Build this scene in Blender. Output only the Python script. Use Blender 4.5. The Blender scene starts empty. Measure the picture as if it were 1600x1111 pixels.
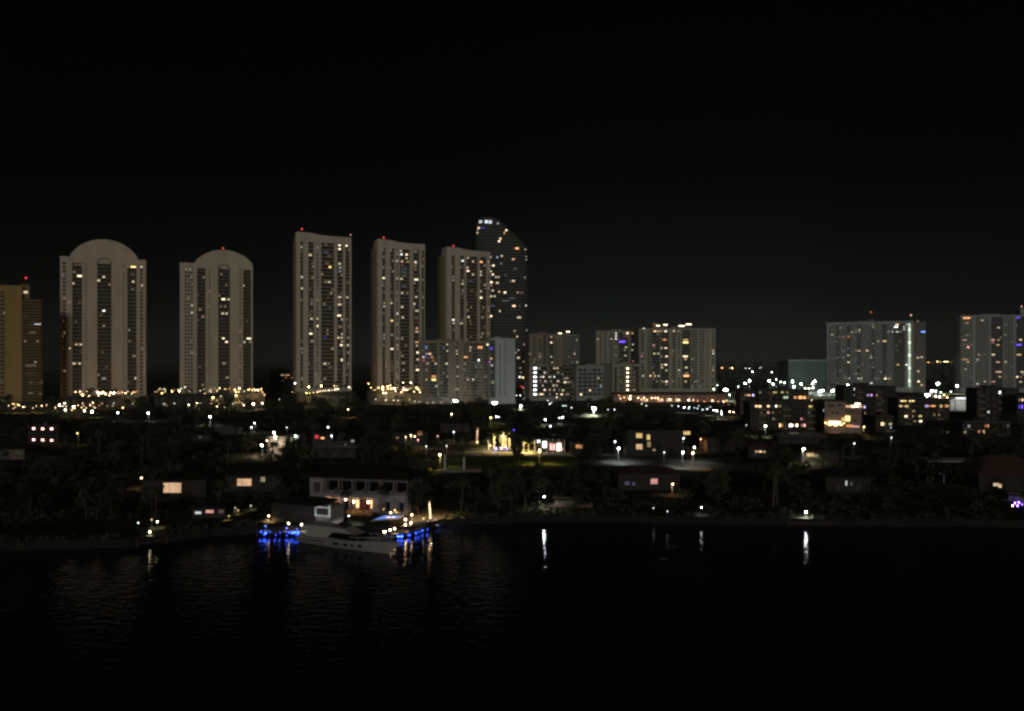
import bpy, math, random
from mathutils import Vector
random.seed(7)
R = math.radians
scene = bpy.context.scene
COL = scene.collection

# ------------------------------------------------------------------ camera
CAMZ, F, CX, HY = 45.0, 1200.0, 800.0, 562.0
cam_d = bpy.data.cameras.new('camera'); cam = bpy.data.objects.new('camera', cam_d); COL.objects.link(cam)
cam.location = (0, 0, CAMZ); cam.rotation_euler = (R(90), 0, 0)
cam_d.sensor_width = 36; cam_d.lens = 27
cam_d.shift_y = (HY - 555.5) / 1600.0
cam_d.clip_start = 1; cam_d.clip_end = 20000
scene.camera = cam
scene.view_settings.view_transform = 'Standard'
scene.view_settings.look = 'None'
scene.view_settings.exposure = 0
scene.view_settings.gamma = 1
scene.render.engine = 'CYCLES'
scene.cycles.use_denoising = True
scene.cycles.pixel_filter_type = 'BLACKMAN_HARRIS'
scene.cycles.filter_width = 2.5
scene.cycles.max_bounces = 4
scene.cycles.sample_clamp_indirect = 3
scene.cycles.caustics_reflective = True

def at(px, py, z):
    Y = (CAMZ - z) * F / (py - HY)
    return Vector(((px - CX) / F * Y, Y, z))
def atY(px, py, Y):
    return Vector(((px - CX) / F * Y, Y, CAMZ - (py - HY) / F * Y))
PROT = []      # what must stay in sight from the water: (px, py, half width, half height, Y)
def prot(px, py, w, h, Y): PROT.append((px, py, w / 2, h / 2, Y))
FOOT = []      # ground footprints that trees keep out of: (x, y, radius)

# ------------------------------------------------------------------ materials
def new_mat(name):
    m = bpy.data.materials.new(name); m.use_nodes = True
    return m, m.node_tree, m.node_tree.nodes['Principled BSDF']
def mat(name, col, rough=.8, var=.18, scale=.25, spec=.3, metal=0, bump=0, stretch=None):
    m, nt, b = new_mat(name)
    N, L = nt.nodes, nt.links
    tc = N.new('ShaderNodeTexCoord'); nz = N.new('ShaderNodeTexNoise'); nz.inputs['Scale'].default_value = scale
    nz.inputs['Detail'].default_value = 5
    src = tc.outputs['Object']
    if stretch:
        mp = N.new('ShaderNodeMapping'); mp.inputs['Scale'].default_value = stretch
        L.new(src, mp.inputs['Vector']); src = mp.outputs['Vector']
    L.new(src, nz.inputs['Vector'])
    cr = N.new('ShaderNodeValToRGB')
    cr.color_ramp.elements[0].position = .3; cr.color_ramp.elements[1].position = .7
    cr.color_ramp.elements[0].color = (*[c * (1 - var) for c in col], 1)
    cr.color_ramp.elements[1].color = (*[min(1, c * (1 + var)) for c in col], 1)
    L.new(nz.outputs['Fac'], cr.inputs['Fac']); L.new(cr.outputs['Color'], b.inputs['Base Color'])
    b.inputs['Roughness'].default_value = rough; b.inputs['Specular IOR Level'].default_value = spec
    b.inputs['Metallic'].default_value = metal
    if bump:
        bp = N.new('ShaderNodeBump'); bp.inputs['Strength'].default_value = bump
        L.new(nz.outputs['Fac'], bp.inputs['Height']); L.new(bp.outputs['Normal'], b.inputs['Normal'])
    return m
EC = {'W': (1, .82, .55), 'C': (.90, .96, .93), 'Y': (1, .72, .26), 'O': (1, .42, .16), 'R': (1, .05, .07), 'B': (.03, .09, 1), 'V': (.16, .07, 1),
      'P': (1, .45, .42), 'G': (.8, 1, .74), 'H': (1, .62, .36), 'L': (.62, .5, 1), 'M': (.75, .25, .9), 'T': (.45, .6, .75), 'K': (.16, .34, 1)}
LV_WIN = [.09, .26, .70, 1.8, 6.0]
LV_LAMP = [4, 11, 30, 95, 330]
HUE_LAMP = {'R': .35, 'B': .05, 'V': .2, 'O': .4, 'K': .1, 'M': .3, 'P': .4, 'L': .3, 'Y': .6, 'H': .7}
_em = {}
def emat(code, lamp=False):
    key = (code, lamp)
    if key in _em: return _em[key]
    c, lv = EC[code[0]], (LV_LAMP if lamp else LV_WIN)[int(code[1])]
    if lamp: lv *= HUE_LAMP.get(code[0], 1)
    m, nt, b = new_mat(('lamp_glow_' if lamp else 'lit_window_') + code)
    b.inputs['Base Color'].default_value = (.08, .08, .08, 1)
    b.inputs['Emission Color'].default_value = (*c, 1)
    b.inputs['Emission Strength'].default_value = lv
    b.inputs['Roughness'].default_value = .5
    if not lamp:
        # curtains and furniture inside the lit room break the pane up
        N, L = nt.nodes, nt.links
        tc = N.new('ShaderNodeTexCoord'); nz = N.new('ShaderNodeTexNoise'); nz.inputs['Scale'].default_value = .45
        mr = N.new('ShaderNodeMapRange'); mr.inputs['From Min'].default_value = .3; mr.inputs['From Max'].default_value = .7
        mr.inputs['To Min'].default_value = lv * .7; mr.inputs['To Max'].default_value = lv * 1.25
        L.new(tc.outputs['Object'], nz.inputs['Vector']); L.new(nz.outputs['Fac'], mr.inputs['Value']); L.new(mr.outputs['Result'], b.inputs['Emission Strength'])
        m.cycles.emission_sampling = 'FRONT_BACK' if code[1] in '4' else 'NONE'
    _em[key] = m
    return m
M = {}
M['cream'] = mat('cream_painted_concrete', (.72, .60, .47), .85, .13, .09, stretch=(1, 1, .3))
M['cream2'] = mat('sand_painted_concrete', (.68, .60, .46), .85, .13, .09, stretch=(1, 1, .3))
M['ivory'] = mat('ivory_painted_concrete', (.70, .62, .50), .85, .13, .09, stretch=(1, 1, .3))
M['tan'] = mat('sodium_tinted_concrete', (.50, .345, .14), .85, .1, .05, stretch=(1, 1, .3))  # orange sodium light put into the wall colour
M['greige'] = mat('grey_beige_concrete', (.46, .43, .36), .85, .1, .06, stretch=(1, 1, .3))
M['grey'] = mat('grey_painted_concrete', (.42, .44, .41), .85, .1, .06, stretch=(1, 1, .3))
M['palegrey'] = mat('pale_grey_concrete', (.55, .60, .57), .85, .08, .06, stretch=(1, 1, .3))
M['darkgrey'] = mat('dark_grey_concrete', (.20, .20, .19), .85, .12, .1)
M['brown'] = mat('brown_painted_concrete', (.34, .295, .225), .85, .1, .06, stretch=(1, 1, .3))
M['pink'] = mat('pink_stucco', (.44, .32, .27), .85, .1, .12)
M['stucco'] = mat('warm_stucco', (.19, .16, .125), .9, .12, .2)
M['villa'] = mat('villa_stucco', (.32, .29, .29), .9, .1, .3)
M['dim'] = mat('weathered_stucco', (.055, .052, .045), .9, .25, .2, spec=.1)
M['wing_sodium_tint'] = mat('sodium_tinted_wing_concrete', (.34, .235, .12), .85, .12, .06, spec=.1, stretch=(1, 1, .3))  # orange lamp light on the far-left tower mixed into its wing colour
M['shoulder'] = mat('shade_darkened_concrete', (.24, .19, .13), .9, .12, .06, spec=.1, stretch=(1, 1, .3))  # shade of the unlit tower side put into the colour
M['grove'] = mat('far_grove_green', (.085, .088, .062), 1, .6, .02, spec=0)
M['void'] = mat('dark_tinted_glass', (.006, .006, .007), .5, .2, .4, spec=.03)
M['black'] = mat('charcoal_cladding', (.035, .033, .034), .8, .2, .2)
M['teal'] = mat('sea_green_cladding', (.105, .145, .125), .85, .06, .05)
M['glass'] = mat('dark_window_glass', (.095, .088, .072), .55, .35, .4, spec=.04)
M['glassbrown'] = mat('smoked_window_glass', (.080, .064, .046), .55, .35, .4, spec=.04)
M['towerglass'] = mat('tower_curtain_glass', (.060, .064, .058), .55, .3, .12, spec=.05)
M['slab'] = mat('balcony_concrete', (.36, .31, .24), .85, .12, .3, spec=.1)
M['slabgrey'] = mat('balcony_grey_concrete', (.24, .245, .23), .85, .12, .3)
M['slabdark'] = mat('balcony_smoked_rail', (.25, .21, .15), .8, .15, .3, spec=.05)
M['roof'] = mat('dark_roof_tile', (.030, .027, .024), .9, .3, .6, spec=.05)
M['redroof'] = mat('barrel_roof_tile', (.075, .04, .03), .85, .3, .6)
M['paleroof'] = mat('pale_roof_membrane', (.16, .15, .13), .85, .2, .3)
M['metal'] = mat('painted_steel', (.12, .12, .12), .5, .1, 1)
M['white'] = mat('white_paint', (.75, .75, .74), .6, .05, .5)
M['hull'] = mat('yacht_gelcoat', (.46, .445, .415), .35, .05, .3, spec=.4)
M['deck'] = mat('teak_deck', (.10, .075, .05), .7, .2, 1.5)
M['boat'] = mat('tan_boat_gelcoat', (.17, .14, .10), .5, .08, .5)
M['bark'] = mat('bark', (.05, .04, .03), .95, .3, 2, spec=.1)
M['palmbark'] = mat('palm_bark', (.11, .09, .07), .95, .3, 2, spec=.1)
M['leaf'] = mat('leaf_green', (.060, .066, .034), .8, .6, .35, spec=.08)
M['leaf2'] = mat('leaf_olive', (.075, .074, .040), .8, .6, .35, spec=.08)
M['leaf3'] = mat('leaf_deep_green', (.042, .052, .028), .8, .6, .35, spec=.08)
M['frond'] = mat('palm_frond', (.05, .062, .028), .7, .5, .5, spec=.1)
M['hedge'] = mat('hedge_green', (.03, .06, .02), .8, .5, .6, spec=.1)
M['land'] = mat('dark_soil_and_turf', (.040, .040, .026), 1, .5, .03, spec=0)
M['lawn'] = mat('mown_lawn', (.075, .095, .03), 1, .3, .2, spec=0)
M['path'] = mat('concrete_path', (.28, .25, .20), .9, .15, .4, spec=.1)
M['asphalt'] = mat('asphalt', (.075, .08, .07), .9, .2, .4, spec=.1)
M['terracotta'] = mat('terracotta_paving', (.32, .19, .11), .8, .2, .8)
M['seawall'] = mat('seawall_concrete', (.022, .021, .019), .9, .3, .5)
M['wood'] = mat('weathered_wood', (.07, .06, .05), .9, .3, 1)
M['reddoor'] = mat('red_door', (.14, .02, .02), .6, .1, 1)

def water_mat():
    m, nt, b = new_mat('bay_water')
    N, L = nt.nodes, nt.links
    b.inputs['Base Color'].default_value = (.002, .005, .016, 1)
    b.inputs['Roughness'].default_value = .008; b.inputs['IOR'].default_value = 1.33; b.inputs['Specular IOR Level'].default_value = .17
    tc = N.new('ShaderNodeTexCoord'); hs = []
    for sc, st, amp in ((.34, (1, 1.7, 1), .80), (1.2, (1, 1.6, 1), .16), (3.5, (1, 1.3, 1), .03)):
        mp = N.new('ShaderNodeMapping'); mp.inputs['Scale'].default_value = [sc * s for s in st]; mp.inputs['Rotation'].default_value = (0, 0, .15 * sc)
        nz = N.new('ShaderNodeTexNoise'); nz.inputs['Scale'].default_value = 1; nz.inputs['Detail'].default_value = 3
        L.new(tc.outputs['Object'], mp.inputs['Vector']); L.new(mp.outputs['Vector'], nz.inputs['Vector'])
        mu = N.new('ShaderNodeMath'); mu.operation = 'MULTIPLY'; mu.inputs[1].default_value = amp
        L.new(nz.outputs['Fac'], mu.inputs[0]); hs.append(mu)
    a1 = N.new('ShaderNodeMath'); L.new(hs[0].outputs[0], a1.inputs[0]); L.new(hs[1].outputs[0], a1.inputs[1])
    a2 = N.new('ShaderNodeMath'); L.new(a1.outputs[0], a2.inputs[0]); L.new(hs[2].outputs[0], a2.inputs[1])
    bp = N.new('ShaderNodeBump'); bp.inputs['Strength'].default_value = .6; bp.inputs['Distance'].default_value = .25
    L.new(a2.outputs[0], bp.inputs['Height']); L.new(bp.outputs['Normal'], b.inputs['Normal'])
    return m
M['water'] = water_mat()

# ------------------------------------------------------------------ mesh builder
class MB:
    def __init__(s): s.v = []; s.f = []
    def box(s, x0, x1, y0, y1, z0, z1):
        n = len(s.v)
        s.v += [(x0, y0, z0), (x1, y0, z0), (x1, y1, z0), (x0, y1, z0), (x0, y0, z1), (x1, y0, z1), (x1, y1, z1), (x0, y1, z1)]
        s.f += [(n, n + 3, n + 2, n + 1), (n + 4, n + 5, n + 6, n + 7), (n, n + 1, n + 5, n + 4), (n + 1, n + 2, n + 6, n + 5), (n + 2, n + 3, n + 7, n + 6), (n + 3, n, n + 4, n + 7)]
        return s
    def poly(s, pts):
        n = len(s.v); s.v += [tuple(p) for p in pts]; s.f.append(tuple(range(n, n + len(pts)))); return s
    def extr(s, pts, d):                       # closed outline pushed along the vector d
        n, k = len(s.v), len(pts)
        s.v += [tuple(p) for p in pts] + [(p[0] + d[0], p[1] + d[1], p[2] + d[2]) for p in pts]
        s.f += [tuple(range(n, n + k)), tuple(range(n + 2 * k - 1, n + k - 1, -1))]
        for i in range(k):
            j = (i + 1) % k; s.f.append((n + i, n + k + i, n + k + j, n + j))
        return s
    def tube(s, pts, rad, n=7):
        rings = []
        for i, p in enumerate(pts):
            p = Vector(p); q = Vector(pts[min(i + 1, len(pts) - 1)]) - Vector(pts[max(i - 1, 0)])
            q.normalize(); a = q.orthogonal().normalized(); b = q.cross(a)
            r = rad[i] if isinstance(rad, (list, tuple)) else rad
            k = len(s.v); rings.append(k)
            s.v += [tuple(p + r * (math.cos(t) * a + math.sin(t) * b)) for t in (2 * math.pi * j / n for j in range(n))]
        for a, b in zip(rings, rings[1:]):
            for j in range(n): s.f.append((a + j, a + (j + 1) % n, b + (j + 1) % n, b + j))
        s.f.append(tuple(range(rings[0] + n - 1, rings[0] - 1, -1))); s.f.append(tuple(range(rings[-1], rings[-1] + n)))
        return s
    def ball(s, c, r, n=10, m=6, sz=1):
        k = len(s.v)
        s.v.append((c[0], c[1], c[2] - r * sz))
        for i in range(1, m):
            t = math.pi * i / m - math.pi / 2
            s.v += [(c[0] + r * math.cos(t) * math.cos(2 * math.pi * j / n), c[1] + r * math.cos(t) * math.sin(2 * math.pi * j / n), c[2] + r * sz * math.sin(t)) for j in range(n)]
        s.v.append((c[0], c[1], c[2] + r * sz)); top = len(s.v) - 1
        for j in range(n):
            s.f.append((k, k + 1 + (j + 1) % n, k + 1 + j))
            for i in range(m - 2):
                a = k + 1 + i * n; s.f.append((a + j, a + (j + 1) % n, a + n + (j + 1) % n, a + n + j))
            a = k + 1 + (m - 2) * n; s.f.append((a + j, a + (j + 1) % n, top))
        return s
    def loft(s, rings, cap=True):
        n = len(rings[0]); k = len(s.v)
        for r in rings: s.v += [tuple(p) for p in r]
        for i in range(len(rings) - 1):
            for j in range(n):
                a = k + i * n; s.f.append((a + j, a + (j + 1) % n, a + n + (j + 1) % n, a + n + j))
        if cap:
            s.f.append(tuple(range(k + n - 1, k - 1, -1))); s.f.append(tuple(range(k + (len(rings) - 1) * n, k + len(rings) * n)))
        return s
    def mesh(s, name, m, smooth=False):
        me = bpy.data.meshes.new(name); me.from_pydata(s.v, [], s.f); me.update()
        if m: me.materials.append(m)
        if smooth:
            for p in me.polygons: p.use_smooth = True
        return me
    def build(s, name, m, parent=None, loc=(0, 0, 0), smooth=False):
        return put(name, s.mesh(name, m, smooth), parent, loc)
def put(name, me, parent=None, loc=(0, 0, 0), scale=None):
    o = bpy.data.objects.new(name, me); COL.objects.link(o); o.location = loc
    if parent: o.parent = parent
    if scale: o.scale = scale
    return o
def tag(o, label, cat, group=None):
    assert 4 <= len(label.split()) <= 16, (len(label.split()), label)
    o['label'] = label; o['category'] = cat
    if group: o['group'] = group
    return o
def thing(name, label, cat, loc=(0, 0, 0), rz=0, group=None):
    o = bpy.data.objects.new(name, None); COL.objects.link(o); o.location = loc; o.rotation_euler = (0, 0, rz)
    o.empty_display_size = .1
    return tag(o, label, cat, group)
def struct(name, mb, m, loc=(0, 0, 0)):
    o = mb.build(name, m, None, loc); o['kind'] = 'structure'; return o
def copy_thing(root, loc, rz, scale=1, label=None, group=None):
    r = root.copy(); COL.objects.link(r); r.location = loc; r.rotation_euler = (0, 0, rz); r.scale = (scale,) * 3
    if label: r['label'] = label
    if group: r['group'] = group
    for ch in list(root.children):
        c = ch.copy(); COL.objects.link(c); c.parent = r
        for g in list(ch.children):
            d = g.copy(); COL.objects.link(d); d.parent = c
    return r
_unit = {}
def unit_box(m):
    if m.name not in _unit: _unit[m.name] = MB().box(-.5, .5, -.5, .5, -.5, .5).mesh('window', m)
    return _unit[m.name]

class Front:
    """A vertical facade running from the point seen at column pa, Ya metres off, to column pb, Yb metres off."""
    def __init__(s, pa, Ya, pb, Yb):
        s.A = Vector(((pa - CX) / F * Ya, Ya)); s.B = Vector(((pb - CX) / F * Yb, Yb))
        s.W = (s.B - s.A).length; d = (s.B - s.A) / s.W; s.d = d; s.rz = math.atan2(d.y, d.x)
    def u(s, px):
        k = (px - CX) / F
        return (k * s.A.y - s.A.x) / (s.d.x - k * s.d.y)
    def Y(s, px): return s.A.y + s.u(px) * s.d.y
    def z(s, px, py): return CAMZ - (py - HY) / F * s.Y(px)
def parse(txt):
    out = []
    for e in txt.replace('\n', ' ').split(';'):
        p = [x.strip() for x in e.split(',')]
        if len(p) < 4: continue
        out.append((float(p[0]), float(p[1]), float(p[2]), p[3], float(p[4]) if len(p) > 4 else None))
    return out

def tower(name, label, cat, pa, Ya, pb, Yb, top, strips, lits='', depth=24, fh=3.5, wall='cream', slab='slab', glass='glass', zb=2, base=9, nrand=12,
          red='', roofless=False, group=None, recess=1.6, cap=3.2, side=None, randc='WWWYHC', seed=1, headroom=0, rail=1.05, wbay=3.2):
    """A slab block: piers 'P', balcony bays 'B', window strips 'W', glazed strips 'G', given by the columns at which they start."""
    rnd = random.Random(seed)
    f = Front(pa, Ya, pb, Yb)
    root = thing(name, label, cat, (f.A.x, f.A.y, zb), f.rz, group)
    H = f.z(pa, top) - zb
    nf = max(1, int((H - base - cap) / fh)); fh = (H - base - cap) / nf
    zf = lambda k: base + k * fh
    wall_mb = MB(); dark = []; bal = []
    xs = [f.u(s_[0]) for s_ in strips] + [f.W]
    xs[0] = 0
    kinds = [s_[1] for s_ in strips]
    for i, k in enumerate(kinds):
        x0, x1 = xs[i], xs[i + 1]
        hi = zf(nf)
        if k == 'P':
            wall_mb.box(x0, x1, 0, depth, 0, hi)
        elif k == 'B':
            wall_mb.box(x0, x1, recess + .12, depth, 0, hi); wall_mb.box(x0, x1, .15, recess + .12, 0, base)
            for j in range(nf):
                dark.append((x0, x1, recess, zf(j) + .05, zf(j + 1) - .3, i, j)); bal.append((x0, x1, zf(j), i, j))
        elif k in 'WG':
            wall_mb.box(x0, x1, .5, depth, 0, hi); sp = 1.35 if k == 'W' else .5
            for j in range(nf): wall_mb.box(x0, x1, .04, .5, zf(j), zf(j) + sp)
            wall_mb.box(x0, x1, .04, .5, 0, base)
            n = max(1, round((x1 - x0) / wbay)); mw = .9 if k == 'W' else .15
            for q in range(n + 1):
                c = x0 + (x1 - x0) * q / n
                wall_mb.box(max(x0, c - mw / 2), min(x1, c + mw / 2), .07, .5, base, hi)
            for j in range(nf):
                for q in range(n):
                    w_ = (x1 - x0) / n
                    dark.append((x0 + w_ * q + mw / 2, x0 + w_ * (q + 1) - mw / 2, .44, zf(j) + sp, zf(j + 1), i, j))
    wall_mb.box(-.15, f.W + .15, -.15, depth + .15, zf(nf), zf(nf) + cap)
    w = wall_mb.build('wall', M[wall], root)
    if side:                                    # balconies of the end wall, seen edge-on
        sm, sk = side
        s_mb = MB()
        for j in range(nf):
            s_mb.box(-1.5 if sk < 0 else f.W, 0 if sk < 0 else f.W + 1.5, 3, depth - 4, zf(j), zf(j) + 1.1)
        s_mb.build('end_balcony', M[sm], root)['kind'] = 'stuff'
    if not roofless:
        rb = MB(); rb.box(.3, f.W - .3, .3, depth - .3, zf(nf) + cap + .003, zf(nf) + cap + .35); rb.build('roof', M['paleroof'], root)
        pb_ = MB(); cx = f.W * rnd.uniform(.35, .6); pb_.box(cx - f.W * .12, cx + f.W * .12, depth * .35, depth * .75, zf(nf) + cap + .36, zf(nf) + cap + 1.9)
        pb_.build('plant_room', M[wall], root)
    # lit rooms
    lit_cells = set(); nwin = 0
    def lit(u, z, wd, code, ht=None, i=None, real=True):
        nonlocal nwin
        j = max(0, min(nf - 1, int((z - base) / fh)))
        if i is None:
            i = max(q for q in range(len(kinds)) if xs[q] <= max(u, 0))
            if kinds[i] == 'P':
                best = None
                for q in range(len(kinds)):
                    if kinds[q] != 'P':
                        d_ = max(xs[q] - u, u - xs[q + 1], 0)
                        if d_ < 1.8 and (best is None or d_ < best[0]): best = (d_, q)
                if best: i = best[1]; u = min(max(u, xs[i] + wd * .5), max(xs[i + 1] - wd * .5, xs[i] + wd * .5))
        k = kinds[i]
        wd = min(wd, xs[i + 1] - xs[i]) if k != 'P' else wd
        yy = {'P': -.03, 'B': recess - .08, 'W': .36, 'G': .36}[k]
        z0 = zf(j) + (rail if k == 'B' else 1.4 if k == 'W' else .9); z1 = zf(j + 1) - .32
        if z < base: z0, z1 = z - 1, z + 1
        h = ht or min(z1 - z0, 1.65) * (.65 + .35 * ((u * 7.3 + j * 1.7) % 1)); zc = (z0 + z1) / 2
        m = emat(code)
        o = put('window', unit_box(m), root, (u, yy, zc), (wd, .05, h)); nwin += 1
        lit_cells.add((i, j)); return o
    for (px, py, wp, code, hp) in parse(lits):
        Yp = f.Y(px); u = f.u(px)
        lit(u, f.z(px, py) - zb, max(1.3, wp * .62 * Yp / F), code, hp * .7 * Yp / F if hp else None)
        prot(px, py, wp, 5, Yp)
    open_s = [q for q in range(len(kinds)) if kinds[q] != 'P']
    for _ in range(nrand if open_s else 0):
        i = rnd.choice(open_s); u = rnd.uniform(xs[i], xs[i + 1]); j = rnd.randrange(nf)
        if (i, j) in lit_cells: continue
        wd = rnd.choice((.8, 1.1, 1.4, 1.8, 2.6)); u = min(max(u, xs[i] + wd / 2), max(xs[i + 1] - wd / 2, xs[i] + wd / 2))
        lit(u, zf(j) + 1, wd, rnd.choice(randc) + rnd.choice('00111'), None, i)
    # dark panes: the largest as parts, the rest as one
    room = max(0, 100 - nwin)
    dark.sort(key=lambda d_: (-round((d_[1] - d_[0]) * 2) / 2, -d_[6]))
    rest = MB(); cache = {}
    for n, (x0, x1, y, z0, z1, i, j) in enumerate(dark):
        if n < room:
            k = (round(x1 - x0, 2), round(z1 - z0, 2))
            if k not in cache: cache[k] = MB().box(0, x1 - x0, 0, .05, 0, z1 - z0).mesh('window', M[glass])
            put('window', cache[k], root, (x0, y, z0))
        else: rest.box(x0, x1, y, y + .05, z0, z1)
    if rest.v: rest.build('window', M[glass], root)['kind'] = 'stuff'
    bal.sort(key=lambda d_: (-round(d_[1] - d_[0]), -d_[4])); rest = MB(); cache = {}
    for n, (x0, x1, z, i, j) in enumerate(bal):
        def shape(mb, ox, oz):
            mb.box(ox + .02, ox + x1 - x0 - .02, -.55, recess, oz - .12, oz + .12); mb.box(ox + .02, ox + x1 - x0 - .02, -.55, -.43, oz + .123, oz + rail)
        if n < 100:
            k = round(x1 - x0, 2)
            if k not in cache:
                mb = MB(); shape(mb, 0, 0); cache[k] = mb.mesh('balcony', M[slab])
            put('balcony', cache[k], root, (x0, 0, z))
        else: shape(rest, x0, z)
    if rest.v: rest.build('balcony', M[slab], root)['kind'] = 'stuff'
    for (px, py, wp, code, hp) in parse(red):
        u = f.u(px); z = f.z(px, py) - zb
        lamp_post = MB().tube([(u, 1.2, zf(nf) + cap), (u, 1.2, max(z, zf(nf) + cap + .6))], .12, 6).build('lamp_mast', M['metal'], root)
        MB().ball((u, 1.2, max(z, zf(nf) + cap + .7)), wp, 10, 6).build('warning_lamp', emat(code, True), lamp_post)
    FOOT.append((*(f.A + f.d * f.W / 2), f.W * .55))
    root['_'] = 0; del root['_']
    return root, f, (base, zf(nf), cap, fh, nf, xs)

# ------------------------------------------------------------------ land, water, sky
W_ = bpy.data.worlds.new('World'); scene.world = W_; W_.use_nodes = True
nt = W_.node_tree; N, L = nt.nodes, nt.links
bg = N['Background']
sky = N.new('ShaderNodeTexSky'); sky.sky_type = 'NISHITA'; sky.sun_disc = False; sky.sun_elevation = R(-5); sky.sun_rotation = R(180)
sk_s = N.new('ShaderNodeMix'); sk_s.data_type = 'RGBA'; sk_s.blend_type = 'MULTIPLY'; sk_s.inputs['Factor'].default_value = 1
L.new(sky.outputs['Color'], sk_s.inputs[6]); sk_s.inputs[7].default_value = (.0008, .0008, .0008, 1)
tc = N.new('ShaderNodeTexCoord'); sx = N.new('ShaderNodeSeparateXYZ'); L.new(tc.outputs['Generated'], sx.inputs[0])
rp = N.new('ShaderNodeValToRGB'); L.new(sx.outputs['Z'], rp.inputs['Fac'])
e = rp.color_ramp.elements
e[0].position = 0; e[0].color = (.0080, .0084, .0070, 1)
e[1].position = .45; e[1].color = (.0001, .0001, .0001, 1)
x = e.new(.05); x.color = (.0046, .0058, .0054, 1)
x = e.new(.11); x.color = (.0024, .0031, .0029, 1)
x = e.new(.22); x.color = (.0006, .0008, .0007, 1)
# the town's own glow is strongest over the low quarter right of the middle
gx = N.new('ShaderNodeValToRGB'); mx = N.new('ShaderNodeMath'); mx.operation = 'MULTIPLY_ADD'; mx.inputs[1].default_value = .5; mx.inputs[2].default_value = .5
L.new(sx.outputs['X'], mx.inputs[0]); L.new(mx.outputs[0], gx.inputs['Fac'])
g_ = gx.color_ramp.elements
g_[0].position = .25; g_[0].color = (.12, .12, .11, 1)
g_[1].position = .80; g_[1].color = (.40, .38, .37, 1)
for p_, v_ in ((.44, .5), (.55, 1.0), (.66, .95), (.70, .6)):
    x = g_.new(p_); x.color = (v_, v_, v_, 1)
gm = N.new('ShaderNodeMix'); gm.data_type = 'RGBA'; gm.blend_type = 'MULTIPLY'; gm.inputs['Factor'].default_value = 1
L.new(rp.outputs['Color'], gm.inputs[6]); L.new(gx.outputs['Color'], gm.inputs[7])
ad = N.new('ShaderNodeMix'); ad.data_type = 'RGBA'; ad.blend_type = 'ADD'; ad.inputs['Factor'].default_value = 1
L.new(gm.outputs[2], ad.inputs[6]); L.new(sk_s.outputs[2], ad.inputs[7]); L.new(ad.outputs[2], bg.inputs['Color'])
bg.inputs['Strength'].default_value = 1.0

sun_d = bpy.data.lights.new('moon_and_city_glow', 'SUN'); sun = bpy.data.objects.new('moon_and_city_glow', sun_d); COL.objects.link(sun)
sun_d.energy = .38; sun_d.angle = R(10); sun_d.color = (1, .94, .85)
sun.rotation_euler = (R(90 - 14), 0, R(2))       # low over the far bank, behind the viewer

shore_px = [(-900, 850), (-300, 850), (0, 848), (205, 842), (330, 826), (400, 822), (640, 822), (664, 817), (692, 810), (800, 806), (960, 805), (1100, 808), (1260, 811), (1500, 811), (1700, 815), (2600, 815)]
ZL = 1.9
shore = [at(px, py, ZL) for px, py in shore_px]
mb = MB(); n = len(shore)
mb.poly([(p.x, p.y, ZL) for p in shore] + [(9000, 12000, ZL), (-9000, 12000, ZL)])
struct('ground', mb, M['land'])
mb = MB()
for a, b in zip(shore, shore[1:]):
    d = (b - a).normalized(); nn = Vector((d.y, -d.x, 0)) * .5
    mb.extr([(a.x + nn.x, a.y + nn.y, -1), (a.x, a.y, -1), (a.x, a.y, ZL + .12), (a.x + nn.x, a.y + nn.y, ZL + .12)], (b.x - a.x, b.y - a.y, 0))
o = mb.build('seawall', M['seawall']); tag(o, 'long concrete seawall along the dark waterfront', 'seawall')
struct('water', MB().poly([(-3000, -400, 0), (3000, -400, 0), (3000, 420, 0), (-3000, 420, 0)]), M['water'])
def sheet(name, pts, m, z): struct(name, MB().poly([(*at(px, py, ZL).xy, z) for px, py in pts]), M[m])
sheet('lawn', [(660, 731), (900, 731), (905, 713), (690, 712)], 'lawn', ZL + .008)
sheet('path', [(672, 712.5), (900, 713.5), (890, 707), (690, 705)], 'path', ZL + .012)
sheet('street', [(935, 722), (985, 731), (1170, 737), (1285, 742), (1285, 730), (1160, 726), (1050, 717), (960, 714)], 'asphalt', ZL + .012)
sheet('avenue', [(560, 631), (840, 634), (1130, 636), (1130, 631), (840, 629), (560, 627)], 'asphalt', ZL + .012)
sheet('car_park', [(1150, 614), (1320, 622), (1330, 608), (1160, 604)], 'asphalt', ZL + .012)

# ------------------------------------------------------------------ damp night air
hz = MB().box(-2600, 2600, -30, 5200, -4, 236).build('haze', None); hz['kind'] = 'stuff'
hm = bpy.data.materials.new('night_haze'); hm.use_nodes = True; hn = hm.node_tree
hn.nodes.remove(hn.nodes['Principled BSDF'])
pv = hn.nodes.new('ShaderNodeVolumePrincipled'); pv.inputs['Density'].default_value = .000055; pv.inputs['Color'].default_value = (.85, .92, .88, 1); pv.inputs['Anisotropy'].default_value = 0
hn.links.new(pv.outputs['Volume'], hn.nodes['Material Output'].inputs['Volume']); hz.data.materials.append(hm)

# ------------------------------------------------------------------ the skyline
TW = tower
S_ARCH = lambda a: [(x, k) for x, k in a]

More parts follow.
